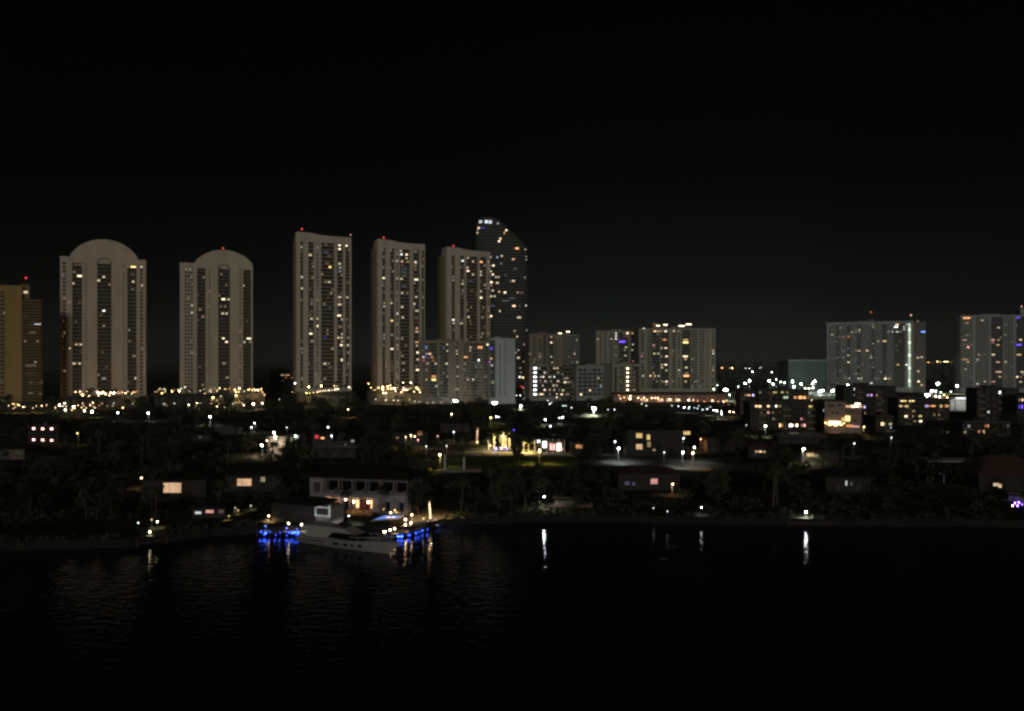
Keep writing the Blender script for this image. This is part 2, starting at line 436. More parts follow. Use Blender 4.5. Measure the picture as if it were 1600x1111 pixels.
# far left: tower coloured by sodium light, cut by the picture's edge
t, f, g = TW('apartment_tower', 'sodium-tinted high-rise at the extreme left with horizontal balconies lit white on one floor', 'tower', -52, 640, 34, 655, 444,
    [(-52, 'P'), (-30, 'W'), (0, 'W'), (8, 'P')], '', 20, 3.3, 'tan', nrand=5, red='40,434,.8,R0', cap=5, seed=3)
wing = Front(34, 656, 67, 672)
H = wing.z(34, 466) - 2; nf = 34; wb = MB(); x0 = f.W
wb.box(x0 + .02, x0 + 14.2, 2.0, 9, 0, H); wb.build('wing_wall', M['wing_sodium_tint'], t)
sl = MB().box(0, 14.1, -.4, 2.0, -.14, .14).box(0, 14.1, -.4, -.28, .143, 1.0).mesh('balcony', M['wing_sodium_tint'])
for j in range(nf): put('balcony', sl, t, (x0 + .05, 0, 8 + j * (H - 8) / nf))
gl = MB().box(0, 13.8, 0, .05, 0, 2.6).mesh('window', M['glassbrown'])
for j in range(nf): put('window', gl, t, (x0 + .2, 1.94, 8.15 + j * (H - 8) / nf))
for (px, py, wp, code, hp) in parse('55,508,14,C3;45,508,5,W0;38,533,4,H1;55,533,4,H1;52,565,4,H2;46,571,24,H0;46,597,5,W1;58,597,10,H0;45,615,10,W1;58,615,6,W1;40,494,6,W0;48,520,14,H0;44,583,14,H0'):
    u = wing.u(px) + x0; put('window', unit_box(emat(code)), t, (u, 1.86, wing.z(px, py) - 2), (max(1.4, wp * .62 * .55), .05, 1.5)); prot(px, py, wp, 5, 660)
up = MB().box(x0 - 2, x0 + 5, 4, 9, H, H + 12); up.build('stair_tower', M['wing_sodium_tint'], t)
put('window', unit_box(emat('W2')), t, (x0 + 2.2, 3.9, H + 5.5), (3, .1, 2))

# the two arched towers
def arch_crown(t, f, g, pl, pr, ytop, wall):
    """curved gable over the middle block and the ring round the head of the central bay"""
    base, zt, cap, fh, nf, xs = g
    x0, x1 = f.u(pl), f.u(pr); xc = (x0 + x1) / 2; w = (x1 - x0) / 2
    zc = zt + cap; rise = f.z((pl + pr) / 2, ytop) - 2 - zc
    lo = 1.8; rs = rise - lo; rad = (w * w + rs * rs) / (2 * rs); ah = math.asin(w / rad)
    pts = [(x0, -.3, zc - 1.5)] + [(xc + rad * math.sin(a), -.3, zc + rise - rad + rad * math.cos(a)) for a in [ah * (k / 14 - 1) for k in range(29)]] + [(x1, -.3, zc - 1.5)]
    MB().extr(pts[::-1], (0, 18, 0)).build('gable', M[wall], t)
    return xc, zc, rise
t, f, g = TW('apartment_tower', 'broad cream tower with an arched gable, the larger of the two arched towers', 'tower', 94, 706, 228, 734, 400,
    [(94, 'P'), (97, 'W'), (104, 'P'), (113, 'B'), (128, 'P'), (133, 'W'), (136, 'P'), (152, 'B'), (174, 'P'), (192, 'W'), (195, 'P'), (199, 'B'), (213, 'P'), (218, 'W'), (224, 'P')],
    '''124,429,10,W3;114,441,5,W2;99,430,4,L1;162,431,6,W2;154,438.5,6,W2;162,488,6,C3;162,508,5,W1;208,406.5,12,Y3;221,408,5,W2;200,419,4,H1;208,439,5,W2;222,447,5,W2;207,427,7,H0;
    108,474,4,H1;119,539,6,H2;127,539,9,W2;109,546,4,H2;110,571,3,W2;116,571,6,W2;124,571,5,W2;162,590,9,C1;214,594,4,W2;118,414,5,H0;125,415,6,H0;118,500,4,W0;160,550,5,H0''',
    26, 3.45, 'cream', 'slabdark', nrand=30, roofless=True, cap=5.5, seed=11, headroom=2, randc='WHH')
xc, zc, rise = arch_crown(t, f, g, 110, 215, 374, 'cream')
def ring(t, cx, z, r, w):
    a = [math.pi * k / 16 for k in range(17)]
    pts = [(cx - r * math.cos(q), -.55, z + r * math.sin(q)) for q in a] + [(cx + (r - w) * math.cos(q), -.55, z + (r - w) * math.sin(q)) for q in a]
    MB().extr(pts[::-1], (0, .2, 0)).build('arch_trim', M['slabdark'], t)
ring(t, f.u(163), g[1] - .5, 6.4, 1.1)
t, f, g = TW('apartment_tower', 'cream tower with an arched gable and a red warning light on top', 'tower', 281, 748, 395, 771, 410,
    [(281, 'P'), (288, 'W'), (302, 'P'), (308, 'B'), (321, 'P'), (326, 'W'), (329, 'P'), (341, 'B'), (359, 'P'), (374, 'W'), (377, 'P'), (380, 'B'), (392, 'P')],
    '''291,412,5,W1;297,412,5,W2;304,480,5,W2;304,492,5,W2;349,470,8,W3;357,470,5,W2;345,477,3,W1;352,477,4,W1;348,492,6,W2;354,493,5,W2;317,493,6,H1;380,447,5,W2;349,527,6,W3;354,533,6,W3;
    389,527,10,W3;382,534,4,W2;392,534,4,W1;299,551,4,H1;305,551,4,W1;350,569,8,W1;355,592,8,W1;312,575,5,H0;386,500,4,H0''',
    26, 3.45, 'cream2', 'slabdark', nrand=26, roofless=True, cap=5, seed=12, randc='WHH')
arch_crown(t, f, g, 305, 394, 390.5, 'cream2')
ring(t, f.u(350), g[1] - .5, 5.6, 1.1)
u = f.u(348.5); mast = MB().tube([(u, 4, f.z(348, 391) - 2), (u, 4, f.z(348, 387.5) - 2)], .15, 6).build('lamp_mast', M['metal'], t)
MB().ball((u, 4, f.z(348, 387) - 2), .8).build('warning_lamp', emat('R0', True), mast)

# the three tall sister towers
def sister(label, sw, pl, pa, Ya, pb, Yb, top, strips, lits, red, wall, seed, base=16, nrand=84):
    t, f, g = TW('apartment_tower', label, 'tower', pa, Ya, pb, Yb, top, strips, lits, 15, 3.5, wall, 'slab', 'glassbrown', nrand=nrand, red=red, cap=6.5, seed=seed, base=base, roofless=True)
    # set-back shoulder beyond the near corner, a storey or two lower, its floors banded
    base_, zt, cap, fh, nf, xs = g
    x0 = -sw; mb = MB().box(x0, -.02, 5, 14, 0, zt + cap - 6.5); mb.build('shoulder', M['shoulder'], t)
    sm = MB()
    for j in range(nf - 1): sm.box(x0 - .7, x0 - .01, 7, 13, base_ + j * fh, base_ + j * fh + 1.1); sm.box(x0 + .2, -.2, 4.4, 4.98, base_ + j * fh, base_ + j * fh + 1.0)
    sm.build('balcony', M['slabdark'], t)['kind'] = 'stuff'
    # curved crown: the parapet is highest over the near corner and dips to the far one
    n = 16; pts = [(f.W * k / n, -.3, zt + cap + 2.4 * (1 - 1 / (1 + math.exp(-(k / n - .36) * 14))) ) for k in range(n + 1)]
    MB().extr(([(0, -.3, zt + cap - 1)] + pts + [(f.W, -.3, zt + cap - 1)])[::-1], (0, 13, 0)).build('parapet', M[wall], t)
    return t, f, g
sister('tallest and leftmost of the three slender cream sister towers, bright windows down one edge', 1.6, 455, 463, 715, 549, 734, 366,
    [(463, 'P'), (469.5, 'B'), (473.5, 'P'), (482, 'B'), (490, 'P'), (494, 'W'), (498, 'P'), (502, 'B'), (522, 'P'), (527, 'B'), (535.5, 'P'), (540, 'B'), (546, 'P')],
    '''531,381,6,W3;531,387,6,W3;541.5,386.5,6,W3;485,399,7,W2;531,410,6,W2;516,416,6,Y3;472,436,5,W2;472,448.5,5,W2;515,438.5,7,W2;503,426,6,W1;509,438,5,W1;531,467,9,W2;543,467,5,W2;531,477,9,W2;507,477,5,W1;
    487,498,6,W2;497,498,6,W2;497,513,5,W3;486,524,7,W3;508,526,6,V1;530,494,10,W3;535,499,4,W2;532,510,9,H1;535,521,4,W2;529,531,6,W2;534,531,4,W2;535,536,4,W2;534,541,7,W3;544,541,5,W2;544,530,5,H1;535,563,5,W3;
    508,569,7,W2;514,569,4,W1;508,590,5,W1;474,592,4,W1;516,480,5,L0;512,412,9,W0;515,400,10,W0;510,392,14,L0;497,448,3,H0''', '472,357.5,.8,R0;548,366.5,.5,P0', 'ivory', 21)
sister('middle one of the three slender cream sister towers, with a lit garden at its foot', 3.6, 578, 590, 772, 664, 793, 377,
    [(590, 'P'), (597.5, 'B'), (602, 'P'), (610, 'B'), (616, 'P'), (619, 'W'), (622.5, 'P'), (625, 'B'), (640, 'P'), (646, 'B'), (655, 'P'), (659, 'B'), (662.5, 'P')],
    '''611,387,5,H1;627,390,5,W2;628,396,5,C3;636,397,5,W3;636,403,5,W2;650,392,5,W1;650,410,5,W3;620,406.5,5,W2;629,408,5,H2;638,409,9,Y1;650,414,6,Y1;600,433,6,W3;620,433,5,W2;628,434,6,W2;650,420,4,H1;
    651,436,9,W3;620,456,4,W1;629,457,5,W2;637,457,4,W1;651,462,6,W2;620,467,4,W1;648,477,6,W2;612,475,6,W2;601,476,4,W1;601,481,4,W2;629,481,6,W2;652,487,8,W2;622,491,5,C3;630,496,5,W2;613,501,4,Y3;651,497,8,W0;
    601,521,5,W1;613,521,6,W1;652,512,5,H2;652,517,9,H2;652,521,4,W2;629,531,6,W1;652,536,9,H2;652,541,4,W2;613,546,7,W3;622,541,4,W2;622,546,4,H2;653,551,5,W3;654,561,8,W2;629,556,8,W1;631,570,9,W1;653,580,8,W3;
    632,420,14,T0;632,426,14,T0;632,432,12,T0;652,505,8,R0;632,445,12,L0''', '600,371,.85,R0', 'ivory', 22)
sister('rearmost of the three slender cream sister towers, its foot hidden by a lower block', 5.2, 684, 698, 822, 766, 844, 389,
    [(698, 'P'), (706, 'B'), (710.5, 'P'), (719, 'B'), (725, 'P'), (729, 'B'), (746, 'P'), (750, 'B'), (760, 'P'), (762, 'W'), (765, 'P')],
    '''732,400,5,W2;740,408,5,W2;726,410,5,C3;731,416,5,W2;752,408,9,O3;763,408,4,W2;731,421,6,Y2;732,426,7,W3;740,428,5,W2;752,423,5,W2;752,428,5,W2;709,435,5,W1;709,440,5,W1;726,446,5,W2;752,453,6,W2;752,467,8,W3;
    737,478,4,W1;733,495,5,W2;732,486,4,H1;711,502,5,C3;710,508,5,W2;721,508,6,W2;727,508,4,W1;755,494,7,H1;755,522,6,W1;753,527,6,W1;736,440,12,L0;738,455,10,H0;752,440,6,H0''', '709,384,.85,R0', 'ivory', 23)
for px, py, Y in ((460, 388, 724), (455, 461, 728), (456, 480, 728), (584, 406.5, 780), (577.5, 407, 783), (578, 433, 783), (690, 416, 836), (684, 475, 836)): pass

# the curved glass tower behind
YG = 955.0
prof = [(338.5, 754, 771), (341, 748, 778), (346, 744, 784), (351, 742.5, 789), (358, 742, 796), (364, 742, 804), (370, 742, 811), (377, 742, 818), (385, 742, 823), (395, 742, 825), (440, 742, 826), (500, 742, 826.5), (590, 742, 827)]
def prof_at(py):
    for (a, l0, r0), (b, l1, r1) in zip(prof, prof[1:]):
        if a <= py <= b:
            k = (py - a) / (b - a); return l0 + (l1 - l0) * k, r0 + (r1 - r0) * k
    return (prof[0][1:] if py < prof[0][0] else prof[-1][1:])
XG0 = (784 - CX) / F * YG
t = thing('glass_tower', 'dark curved glass tower with sloping top and blue white light at its crown', 'tower', (XG0, YG, 2), 0)
def gring(py, grow=0, n=28):
    l, r = prof_at(py); l = (l - CX) / F * YG - XG0; r = (r - CX) / F * YG - XG0
    a, c = (r - l) / 2 + grow, (l + r) / 2; z = CAMZ - (py - HY) / F * YG - 2; b = 17 + grow
    pts = []
    for k in range(n):
        q = 2 * math.pi * k / n; cq, sq = math.cos(q), math.sin(q)
        pts.append((c + a * math.copysign(abs(cq) ** .55, cq), 17 + b * math.copysign(abs(sq) ** .55, sq), z))
    return pts
pys = [338.5, 339.5, 341, 343, 346, 351, 358, 364, 370, 377, 385, 395, 440, 500, 560, 606]
MB().loft([gring(p) for p in pys[::-1]]).build('glass_wall', M['towerglass'], t)
py = 343.5; sl_n = 0
while py < 598:
    r0 = gring(py, .55); r1 = [(x, y, z + .75) for x, y, z in r0]
    MB().loft([r0, r1]).build('floor_slab', M['slabgrey'], t); py += 4.7; sl_n += 1
for (px, py, wp, code, hp) in parse('''748,356,5,H3;746,363,4,W2;746,359,3,H1;755,356,9,V1;751,346.5,8,C2,6;760,346.5,8,T3,6;766,347,8,C2,7;778,349,4,T2;791,359.5,4,W3;788,364,3,H2;782,373,4,H3;780,377,5,W3;808,388,8,O3;803,388,3,R1;821,389,3,H2;784,400,5,W2;777,402,4,T2;
    766,402,5,W2;802,405,7,H2;822,400,4,W1;765,415,5,W2;771,415,5,W3;783,412,5,T1;766,424,8,W2;770,429,4,W3;775,433,3,W2;779,433,3,W2;767,441,9,W3;777,442,7,W2;767,446,9,P1;770,454,5,W2;780,456,5,H2;789,457,6,W3;767,463,8,W2;773,463,4,W2;
    802,439,8,W2;809,457,6,W1;803,478,8,H3;822,477,4,C2;781,486,4,W2;767,494,6,W3;811,496,10,W2;804,517,6,W1;823,516,4,W1;808,526,4,W2;820,538,5,W2;810,547,5,C1;806,551,4,W1;810,559,7,W2;822,405,5,T1;820,433,4,W1;815,457,9,H0;800,466,14,T0;
    770,478,10,T0;812,478,4,T0;790,470,20,T0;818,565,4,W1;813,575,4,W1;817,590,5,Y3;821,586,3,W3;812,589,5,C3;820,593,5,Y3;815,604,5,R2;818,606,3,P2;820,612,6,Y2;814,582,3,W1;797,440,5,T0;790,430,5,T0;805,420,8,T0'''):
    l, r = prof_at(py); c = (l + r) / 2; a = (r - l) / 2
    q = max(-.985, min(.985, (px - c) / a)); ya = (1 - abs(q) ** (2 / .55)) ** .275
    w = max(1.6, wp * .58 * YG / F); xx = c + a * q
    put('window', unit_box(emat(code)), t, ((xx - CX) / F * YG - XG0, 17 - 17 * ya - .62, CAMZ - (py - HY) / F * YG - 2), (w, .1, (hp * .7 * YG / F if hp else 2.0)))
    prot(px, py, wp, 5, YG)

# lower slab in front of them
t, f, g = TW('apartment_block', 'wide mid-rise block with blue, red and orange lit windows, below the slender towers', 'building', 657, 742, 766, 752, 532,
    [(657, 'P'), (660, 'W'), (672, 'B'), (683, 'P'), (686, 'W'), (692, 'B'), (700, 'P'), (712, 'W'), (717, 'P'), (724, 'W'), (738, 'B'), (746, 'W'), (758, 'B'), (766, 'P')],
    '''666,543,6,K2,6;664,558,6,K2;667,553,5,L2;661,566,8,R2,5;672,556,8,O2,5;675,561,6,O2;677,565,6,O1;681,567,4,W2;668,571,6,W2;667,577,6,W1;701.5,537,4,W2;699,548,4,W2;714,551,3.5,W2;714,556,3.5,W2;698,567,6,W2;
    715,575,3.5,W2;715,590,3.5,W2;715,609,4,W2;735,542,5,W2;734,547,5,W2;750.5,542,11,O3,5;763,536,7,W3;728,557,9,O3;748.5,566,7,C3,5;678,588,11,O2,6;678,593,11,Y3;667,594,5,W2;682,605,5,W2;724.5,581,4,T2;731,591.6,4,W2;
    739,596,6,W2;702.5,590.6,4,W1;758,591,7,W1;693,582,5,C1;744,576,4,T1;751,576,4,T1;661,560,3,C3;671,552,3,W3;723,610,4,W1;727,600,4,T1;742,542,4,P0;765,562,4,H0;694,545,3,T1;744,587,3,W1;700,577,4,T0''',
    20, 3.1, 'brown', 'slabgrey', 'glass', nrand=24, cap=2.5, seed=31, base=6, wbay=2.6)
t, f, g = TW('apartment_block', 'pale grey stair end of the mid-rise block, lit from the street', 'building', 766.5, 745, 805, 752, 528.5,
    [(766.5, 'B'), (774, 'P'), (780, 'W'), (783, 'P'), (788, 'W'), (791, 'P')], '768,545.6,8,V2;768,562,6,H2;766,567,4,M2;769,571,5,C2;768,583,5,W0', 20, 3.1, 'palegrey', 'slabgrey', nrand=4, cap=2, seed=32, base=6)
# block behind the parking deck
t, f, g = TW('apartment_block', 'brown ribbed block with two lights on its roof, behind the lit parking deck', 'building', 827, 858, 879, 868, 521.5,
    [(827, 'P'), (833, 'W'), (837, 'P'), (842, 'W'), (846, 'P'), (849, 'B'), (853, 'P'), (856, 'W'), (859, 'B'), (865, 'P'), (868, 'W'), (871, 'P')],
    '862,527,4,Y2;862,534,4,W3;840,558,5,W2;843,553,5,W1;846,556,5,W1;862,559,4,W2;828,555,4,W1;843,563,4,H1;838,561,4,H1;850,560,4,W0;857,552,4,H0', 20, 3.2, 'brown', 'slabgrey', nrand=10, cap=2, seed=41)
t, f, g = TW('apartment_block', 'grey block with a grid of small dark windows, joined behind the parking deck', 'building', 880, 872, 905, 892, 522,
    [(880, 'W'), (904, 'P')], '901,533,5,W2;898,553,5,W2;900,551,4,W1;902,568,4,W2;895,567,4,T1;884,537,3,T0', 18, 3.2, 'grey', nrand=6, cap=2, seed=42, wbay=4.2)
def roof_lamp(px, py, Y, w, label, code='W4'):
    p = atY(px, py, Y); b = p.copy(); b.z -= 1.6
    t = thing('roof_light', label, 'light', b)
    MB().tube([(0, 0, -1.4), (0, 0, 1.2)], .12, 6).build('post', M['metal'], t)
    hd = MB().box(-w / 2 - .1, w / 2 + .1, -.1, .5, 1.25, 2.2).build('housing', M['metal'], t)
    MB().box(-w / 2, w / 2, -.18, -.1, 1.3, 2.1).build('lens', emat(code), hd); prot(px, py, 6, 4, Y)
roof_lamp(875, 521, 864, 3.4, 'lower roof floodlight on the brown ribbed block')
roof_lamp(887.5, 518.5, 872, 3.8, 'higher roof floodlight over the joint of the ribbed and gridded blocks')

# parking deck and its wings
t, f, g = TW('parking_garage', 'open parking garage with rows of white ceiling lights on every level', 'building', 827, 800, 878, 806, 571,
    [(827, 'P'), (833, 'B'), (878, 'P')], ';'.join(f'{837},{y},7,C4' for y in (576.5, 582.5, 589, 595, 601.6, 607.7, 613.7, 619)) +
    ''';843,577,8,W1;852,582.5,5,C2;850,589,4,W3;860,589,7,W2;867,589,3,C3;853,595,5,W2;862,595,5,W1;873,595,6,W2;872,576.5,5,W2;867,576,4,W2;873,583,8,W1;846,589.5,4,C2;845,595,4,W1;849,601,3,W2;866,602,5,W2;871,601,4,W2;852,608,5,W3;860,607,4,W2;
    867,608,4,W2;875,607,3,W1;850,614,3,W2;860,614,4,W1;871,614,4,W2;847,619,5,W3;844,619,5,W2;866,621,3,W2;858,577,5,W0;840,602,4,W1;857,583,4,W0''', 30, 4.1, 'greige', 'slabgrey', 'glassbrown', nrand=14, cap=1.2, base=4, seed=51, recess=3, rail=1.3)
t, f, g = TW('parking_garage', 'dark open stair bay beside the lit parking garage', 'building', 878.5, 804, 900, 808, 573, [(878.5, 'B')],
    '880,582.5,5,W1;887,589,10,W1;884,595,5,W3;890,595,8,W1;886,601,8,W1;895,601,5,W0;881,608,6,W2;888,614,10,W1;879,619.5,5,W3;883,589,4,W1', 26, 4.1, 'darkgrey', 'slabdark', 'glass', nrand=3, cap=2, base=4, seed=52, recess=3, rail=1.3)
t, f, g = TW('parking_garage', 'grey louvred garage wing with few lights, between two parking decks', 'building', 900.5, 802, 955, 812, 571.5,
    [(900.5, 'P'), (903, 'W'), (948, 'B'), (954.5, 'P')], '935,591,4,W2;939,603,4,T2;922,611,4,W3;908,620,5,W3;920,577,14,T0;941,577,10,T0;924,591,4,T0;905,585,4,T0;944,611,3,T0;930,611,4,H0', 26, 4.1, 'grey', 'slabgrey', nrand=5, cap=3, base=4, seed=53, wbay=5, randc='TT')
t, f, g = TW('parking_garage', 'beige garage block with a vertical column of lamps, washed orange at street level', 'building', 957, 790, 1000, 800, 568.5,
    [(957, 'P'), (960, 'B'), (964, 'P'), (968, 'W'), (975, 'P'), (979, 'B'), (986, 'P'), (986.8, 'B')],
    ';'.join(f'982,{y},5,W4' for y in (577, 583.5, 590.5, 597, 603.5, 610)) + ';992,584,9,W0;992,590,9,W0;992,597,8,W0;992,604,9,W0;992,610,9,W1;990,577,6,W0', 26, 4.3, 'greige', 'slab', 'glassbrown', nrand=2, cap=3, base=9, seed=54, recess=2)
# stepped grey block with roof lights
t, f, g = TW('apartment_block', 'grey block with a violet lit balcony and a stack of white lights near its top', 'building', 931, 935, 998, 922, 517,
    [(931, 'P'), (937, 'W'), (940, 'P'), (944, 'W'), (947, 'P'), (953, 'W'), (957, 'P'), (961, 'W'), (964, 'P'), (967, 'B'), (982, 'P'), (985, 'B'), (996, 'P')],
    '''962,519,4,C3;962,524,4,C3;962,528.5,4,C3;934,529,3,W2;956,528.5,6,W2;981,523,8,H3,5;988,519,5,H2;972,533,15,V3,6;989,540,4,C2;994,540,4,W2;978,544,5,W2;976,548,4,W1;987.6,548,3,W2;977,556,5,W2;989.6,564.6,4,P2;962,544,3,W1;962,556,3,W1;
    975,519,9,H0;978,526,12,H0;983,530,5,R0''', 22, 3.2, 'greige', 'slabgrey', nrand=9, cap=2, seed=61)
t, f, g = TW('apartment_block', 'broad stepped grey block with bright roof lights and a bay of yellow and orange windows', 'building', 998.5, 892, 1118, 902, 513,
    [(998.5, 'P'), (1001, 'W'), (1007, 'P'), (1011, 'W'), (1019, 'B'), (1031, 'P'), (1032.5, 'B'), (1045, 'P'), (1050, 'W'), (1056, 'P'), (1059, 'W'), (1063, 'P'), (1066, 'B'), (1079, 'P'), (1080, 'W'), (1090, 'P'), (1093, 'W'), (1101, 'P'), (1104, 'W'), (1107, 'P'), (1112.5, 'W'), (1116, 'P')],
    '''1024,519,7,Y3;1029.6,519,5,Y2;1033.5,518.6,4,W2;1040.7,518,6,W3;1053,519,4,W2,5;1061,517.6,4,W1;1022,538,6,P2;1039,532,10,O2;1034,545,4,W2;1041,544.6,6,W3;1023,551,5,W2;1029,551,5,W2;1034,557,5,W1;1042,557,5,W3;999,558,5,P2;1004,551,4,T1;
    1072,529.5,12,Y2;1072,534,14,Y3,5;1071.6,556,12,W3;1072,560,6,H2;1073,576.6,7,W2;1073.5,583,8,W1;1073,590,14,O3,6;1072,596,5,H2;1035,570,5,W2;1041,570,6,W3;1035,577,5,W2;1042,577,5,W2;1061,578,4,W2;1062,583,4,W1;1005,590,4,W2;1016,590,6,Y3;1024,589.5,4,W2;
    1030,589.5,6,W2;1022,585.5,3,W2;1035.5,596,5,W1;1042,596,6,W3;1049,596,5,W1;1042,602,5,W1;1082,563,5,W1;1081,577,5,W1;1114.5,550,4,W2;1115,555,4,C3;1115,580,4,W2;1072.6,615.5,5,W2;1104,546,3,T1;1023,570,6,T0;1013,519,3,W0;1053,557,3,W0;1061,557,3,W1;
    1088,596,5,C1;1093,597,4,C1;1082,606,4,T1;1061,547,4,T0;1028,533,5,R0;1000,577,3,T0;1095,604,5,T1;1100,590,12,T0''', 24, 3.2, 'greige', 'slabgrey', 'glassbrown', nrand=36, cap=2, seed=62, randc='WTTH')
u0 = f.u(1019); MB().box(u0, f.u(1044), 2, 16, g[1] + g[2] + .36, g[1] + g[2] + 5).build('penthouse', M['brown'], t)
MB().box(f.u(1050), f.u(1083), 5, 16, g[1] + g[2] + .36, g[1] + g[2] + 2.6).build('penthouse', M['brown'], t)
for px, py, w, lb in ((1022, 506, 1.6, 'small reddish roof lamp on the penthouse corner of the stepped block'), (1028, 509, 4, 'roof light along the penthouse of the stepped block'), (1039.7, 507.7, 4.4, 'tilted roof light at the far end of the stepped block penthouse'),
                  (1065, 509.4, 7, 'brightest broad roof light in the middle of the stepped block'), (1076, 507, 6.5, 'roof light beside the brightest one on the stepped block'), (1006, 513.3, 2, 'small roof lamp at the low shoulder of the stepped block')):
    roof_lamp(px, py, 892, w, lb, 'O2' if px == 1022 else 'W3' if px == 1006 else 'W4')
block0 = TW('apartment_block', 'low far block with a lit orange top, just left of the leftmost slender tower', 'building', 422, 930, 458, 930, 578.5, [(422, 'P'), (436, 'W')], '441,586,8,H2;449,585,9,H2;456,589,5,O1;446,590,5,O1', 12, 3.2, 'dim', nrand=2, cap=1.5, seed=45)
# low arcade washed by orange lamps
fa = Front(958, 768, 1136, 776)
t = thing('shopping_arcade', 'long low arcade glowing orange under a row of wall lamps', 'building', (fa.A.x, fa.A.y, ZL), fa.rz)
MB().box(0, fa.W, 3.2, 16, 0, 8.2).build('wall', M['pink'], t)
MB().extr([(-.5, .0, 8.2), (-.5, 8, 10.2), (-.5, 16.5, 8.2)], (fa.W + 1, 0, 0)).build('roof', M['redroof'], t)
n = 26
for k in range(n + 1):
    x = fa.W * k / n
    MB().box(x - .35, x + .35, 0, .7, 0, 7.6).build('column', M['pink'], t)
ar = MB().box(-.3, fa.W + .3, -.05, .75, 7.603, 8.19); ar.build('lintel', M['pink'], t)
for px, py, c in ((967, 618, 'O1'), (969.5, 622.6, 'H1'), (975, 621, 'H1'), (984, 623, 'Y3'), (985, 619, 'H2'), (997, 621.6, 'H2'), (1002, 624, 'H1'), (1006, 621.6, 'H2'), (1011, 625, 'Y1'), (1018.5, 622, 'H2'), (1023.5, 622, 'H2'), (1028, 622, 'H2'), (1034, 624.5, 'H1'), (1046.6, 624, 'H2'), (1060, 625, 'Y2'), (1076, 625, 'W2'), (1083, 625, 'H1'), (1090, 626, 'O1'), (1100, 627, 'O1'), (1113, 626, 'H2'), (1122, 627, 'O1'), (1130, 627, 'H1')):
    x = fa.u(px); z = fa.z(px, py) - ZL
    MB().ball((x, -.5, z), .42).build('wall_lamp', emat(c, True), t); prot(px, py, 4, 4, 770)
for px in (1010, 1033, 1047, 1060):          # lit shop fronts behind the columns
    put('window', unit_box(emat('H2')), t, (fa.u(px), 3.1, 2.4), (6, .1, 3))
FOOT.append((fa.A.x + fa.W / 2, fa.A.y + 8, 60))

# right-hand slabs
t, f, g = TW('apartment_block', 'long grey slab block with a bright vertical strip of light near one end', 'building', 1292, 1062, 1427, 1018, 505,
    [(1292, 'P'), (1294, 'W'), (1307, 'B'), (1311, 'W'), (1324, 'B'), (1328, 'W'), (1340, 'B'), (1344, 'W'), (1362, 'B'), (1366, 'W'), (1379, 'B'), (1385, 'W'), (1397, 'B'), (1414, 'P'), (1427, 'P')],
    '''1363.5,502.7,7,W1;1401.7,505,7,W3;1418.5,505,7,W2;1400,513,9,C3,4;1416,512,4,C2;1416,516.5,4,C2;1343,514.7,4,W2;1337,515,4,W1;1331.5,520.5,5,W2;1337,520,4,W1;1343,519,4,W1;1325,526.6,7,O2;1318,526,5,P1;1300,525,4,W2;1311,526,4,T1;1388.5,518,4,W2;1394,517.4,4,C2;1402,518,6,C2;1408,518,4,W1;
    1371.5,533.7,5,W2;1382,534.7,8,Y2,5;1354.5,549.5,5,W3;1343,550,7,W2;1338,550,4,W1;1361,554,4,W1;1361,560,4,W2;1325,546.4,6,L1;1325,556,8,W2;1325.6,566,8,W2,5;1403,572,6,Y2;1417,571,6,C3;1312,580,5,T1;1377,580,5,W1;1338,585,4,W1;1343.6,585,4,W1;1321,590,4,W1;1327,590.5,4,C2;
    1341,591.7,6,C2;1346,592,4,W2;1383.5,592.5,6,W3;1389,592,5,W2;1367.5,591.4,4,W1;1373,591,4,T1;1361.6,600,4,C3;1345,596,5,W1;1366,514,3,T1;1366,545,3,T1;1317,560,6,T1;1308,561,4,T1;1295,561,4,T1;1338,559,4,W0;1407,533,5,H0;1375,603,4,W1;1383,603,4,W1;1401,539,3,W0''',
    22, 3.1, 'grey', 'slabgrey', nrand=30, cap=2.4, seed=71, base=6, randc='TTCW', wbay=3.6)
u0 = f.u(1421); wdt = 2.5
lp = MB().box(u0 - wdt / 2 - .6, u0 + wdt / 2 + .6, -.5, -.01, g[0], g[1] + .5).build('light_shaft', M['palegrey'], t)
n = 25
for k in range(n):
    z0 = g[0] + (g[1] - g[0]) * k / n
    MB().box(u0 - wdt / 2, u0 + wdt / 2, -.56, -.502, z0 + .25, z0 + (g[1] - g[0]) / n).build('stair_window', emat('G2' if k % 5 != 2 else 'G3'), lp)
e0 = MB().box(f.W + .2, f.W + 15, 5, 21, 0, g[1] + 2).build('end_wall', M['darkgrey'], t)
eb = MB().box(0, 14.6, -.6, 0, -.12, .9).mesh('balcony', M['slabdark'])
for j in range(g[4]): put('balcony', eb, t, (f.W + .3, 4.99, g[0] + j * g[3]))
for px, py, w, c in ((1433, 502, 3, 'W1'), (1440, 518.5, 8, 'K3'), (1433, 559, 4, 'W2'), (1438, 558, 4, 'W2'), (1433.7, 580, 4, 'W2'), (1434, 596, 4, 'W3'), (1438, 601.5, 4, 'W2')):
    Yp = f.Y(px) + 5; put('window', unit_box(emat(c)), t, ((px - 1427) / F * Yp * 1.08 + f.W, 4.3, CAMZ - (py - HY) / F * Yp - 2), (max(1.6, w * .6), .1, 1.7))
for px, py, c in ((1361, 487.5, 'R0'), (1424, 492, 'P0')):
    u = f.u(px); z = f.z(px, py) - 2
    MB().box(u - 4, u + 4, 6, 14, g[1] + g[2] + .36, g[1] + g[2] + (4.6 if px < 1400 else 2)).build('plant_room', M['darkgrey'], t)
    ms = MB().tube([(u, 7, g[1] + g[2] + 1), (u, 7, z)], .15, 6).build('lamp_mast', M['metal'], t); MB().ball((u, 7, z), 1.0).build('warning_lamp', emat(c, True), ms)
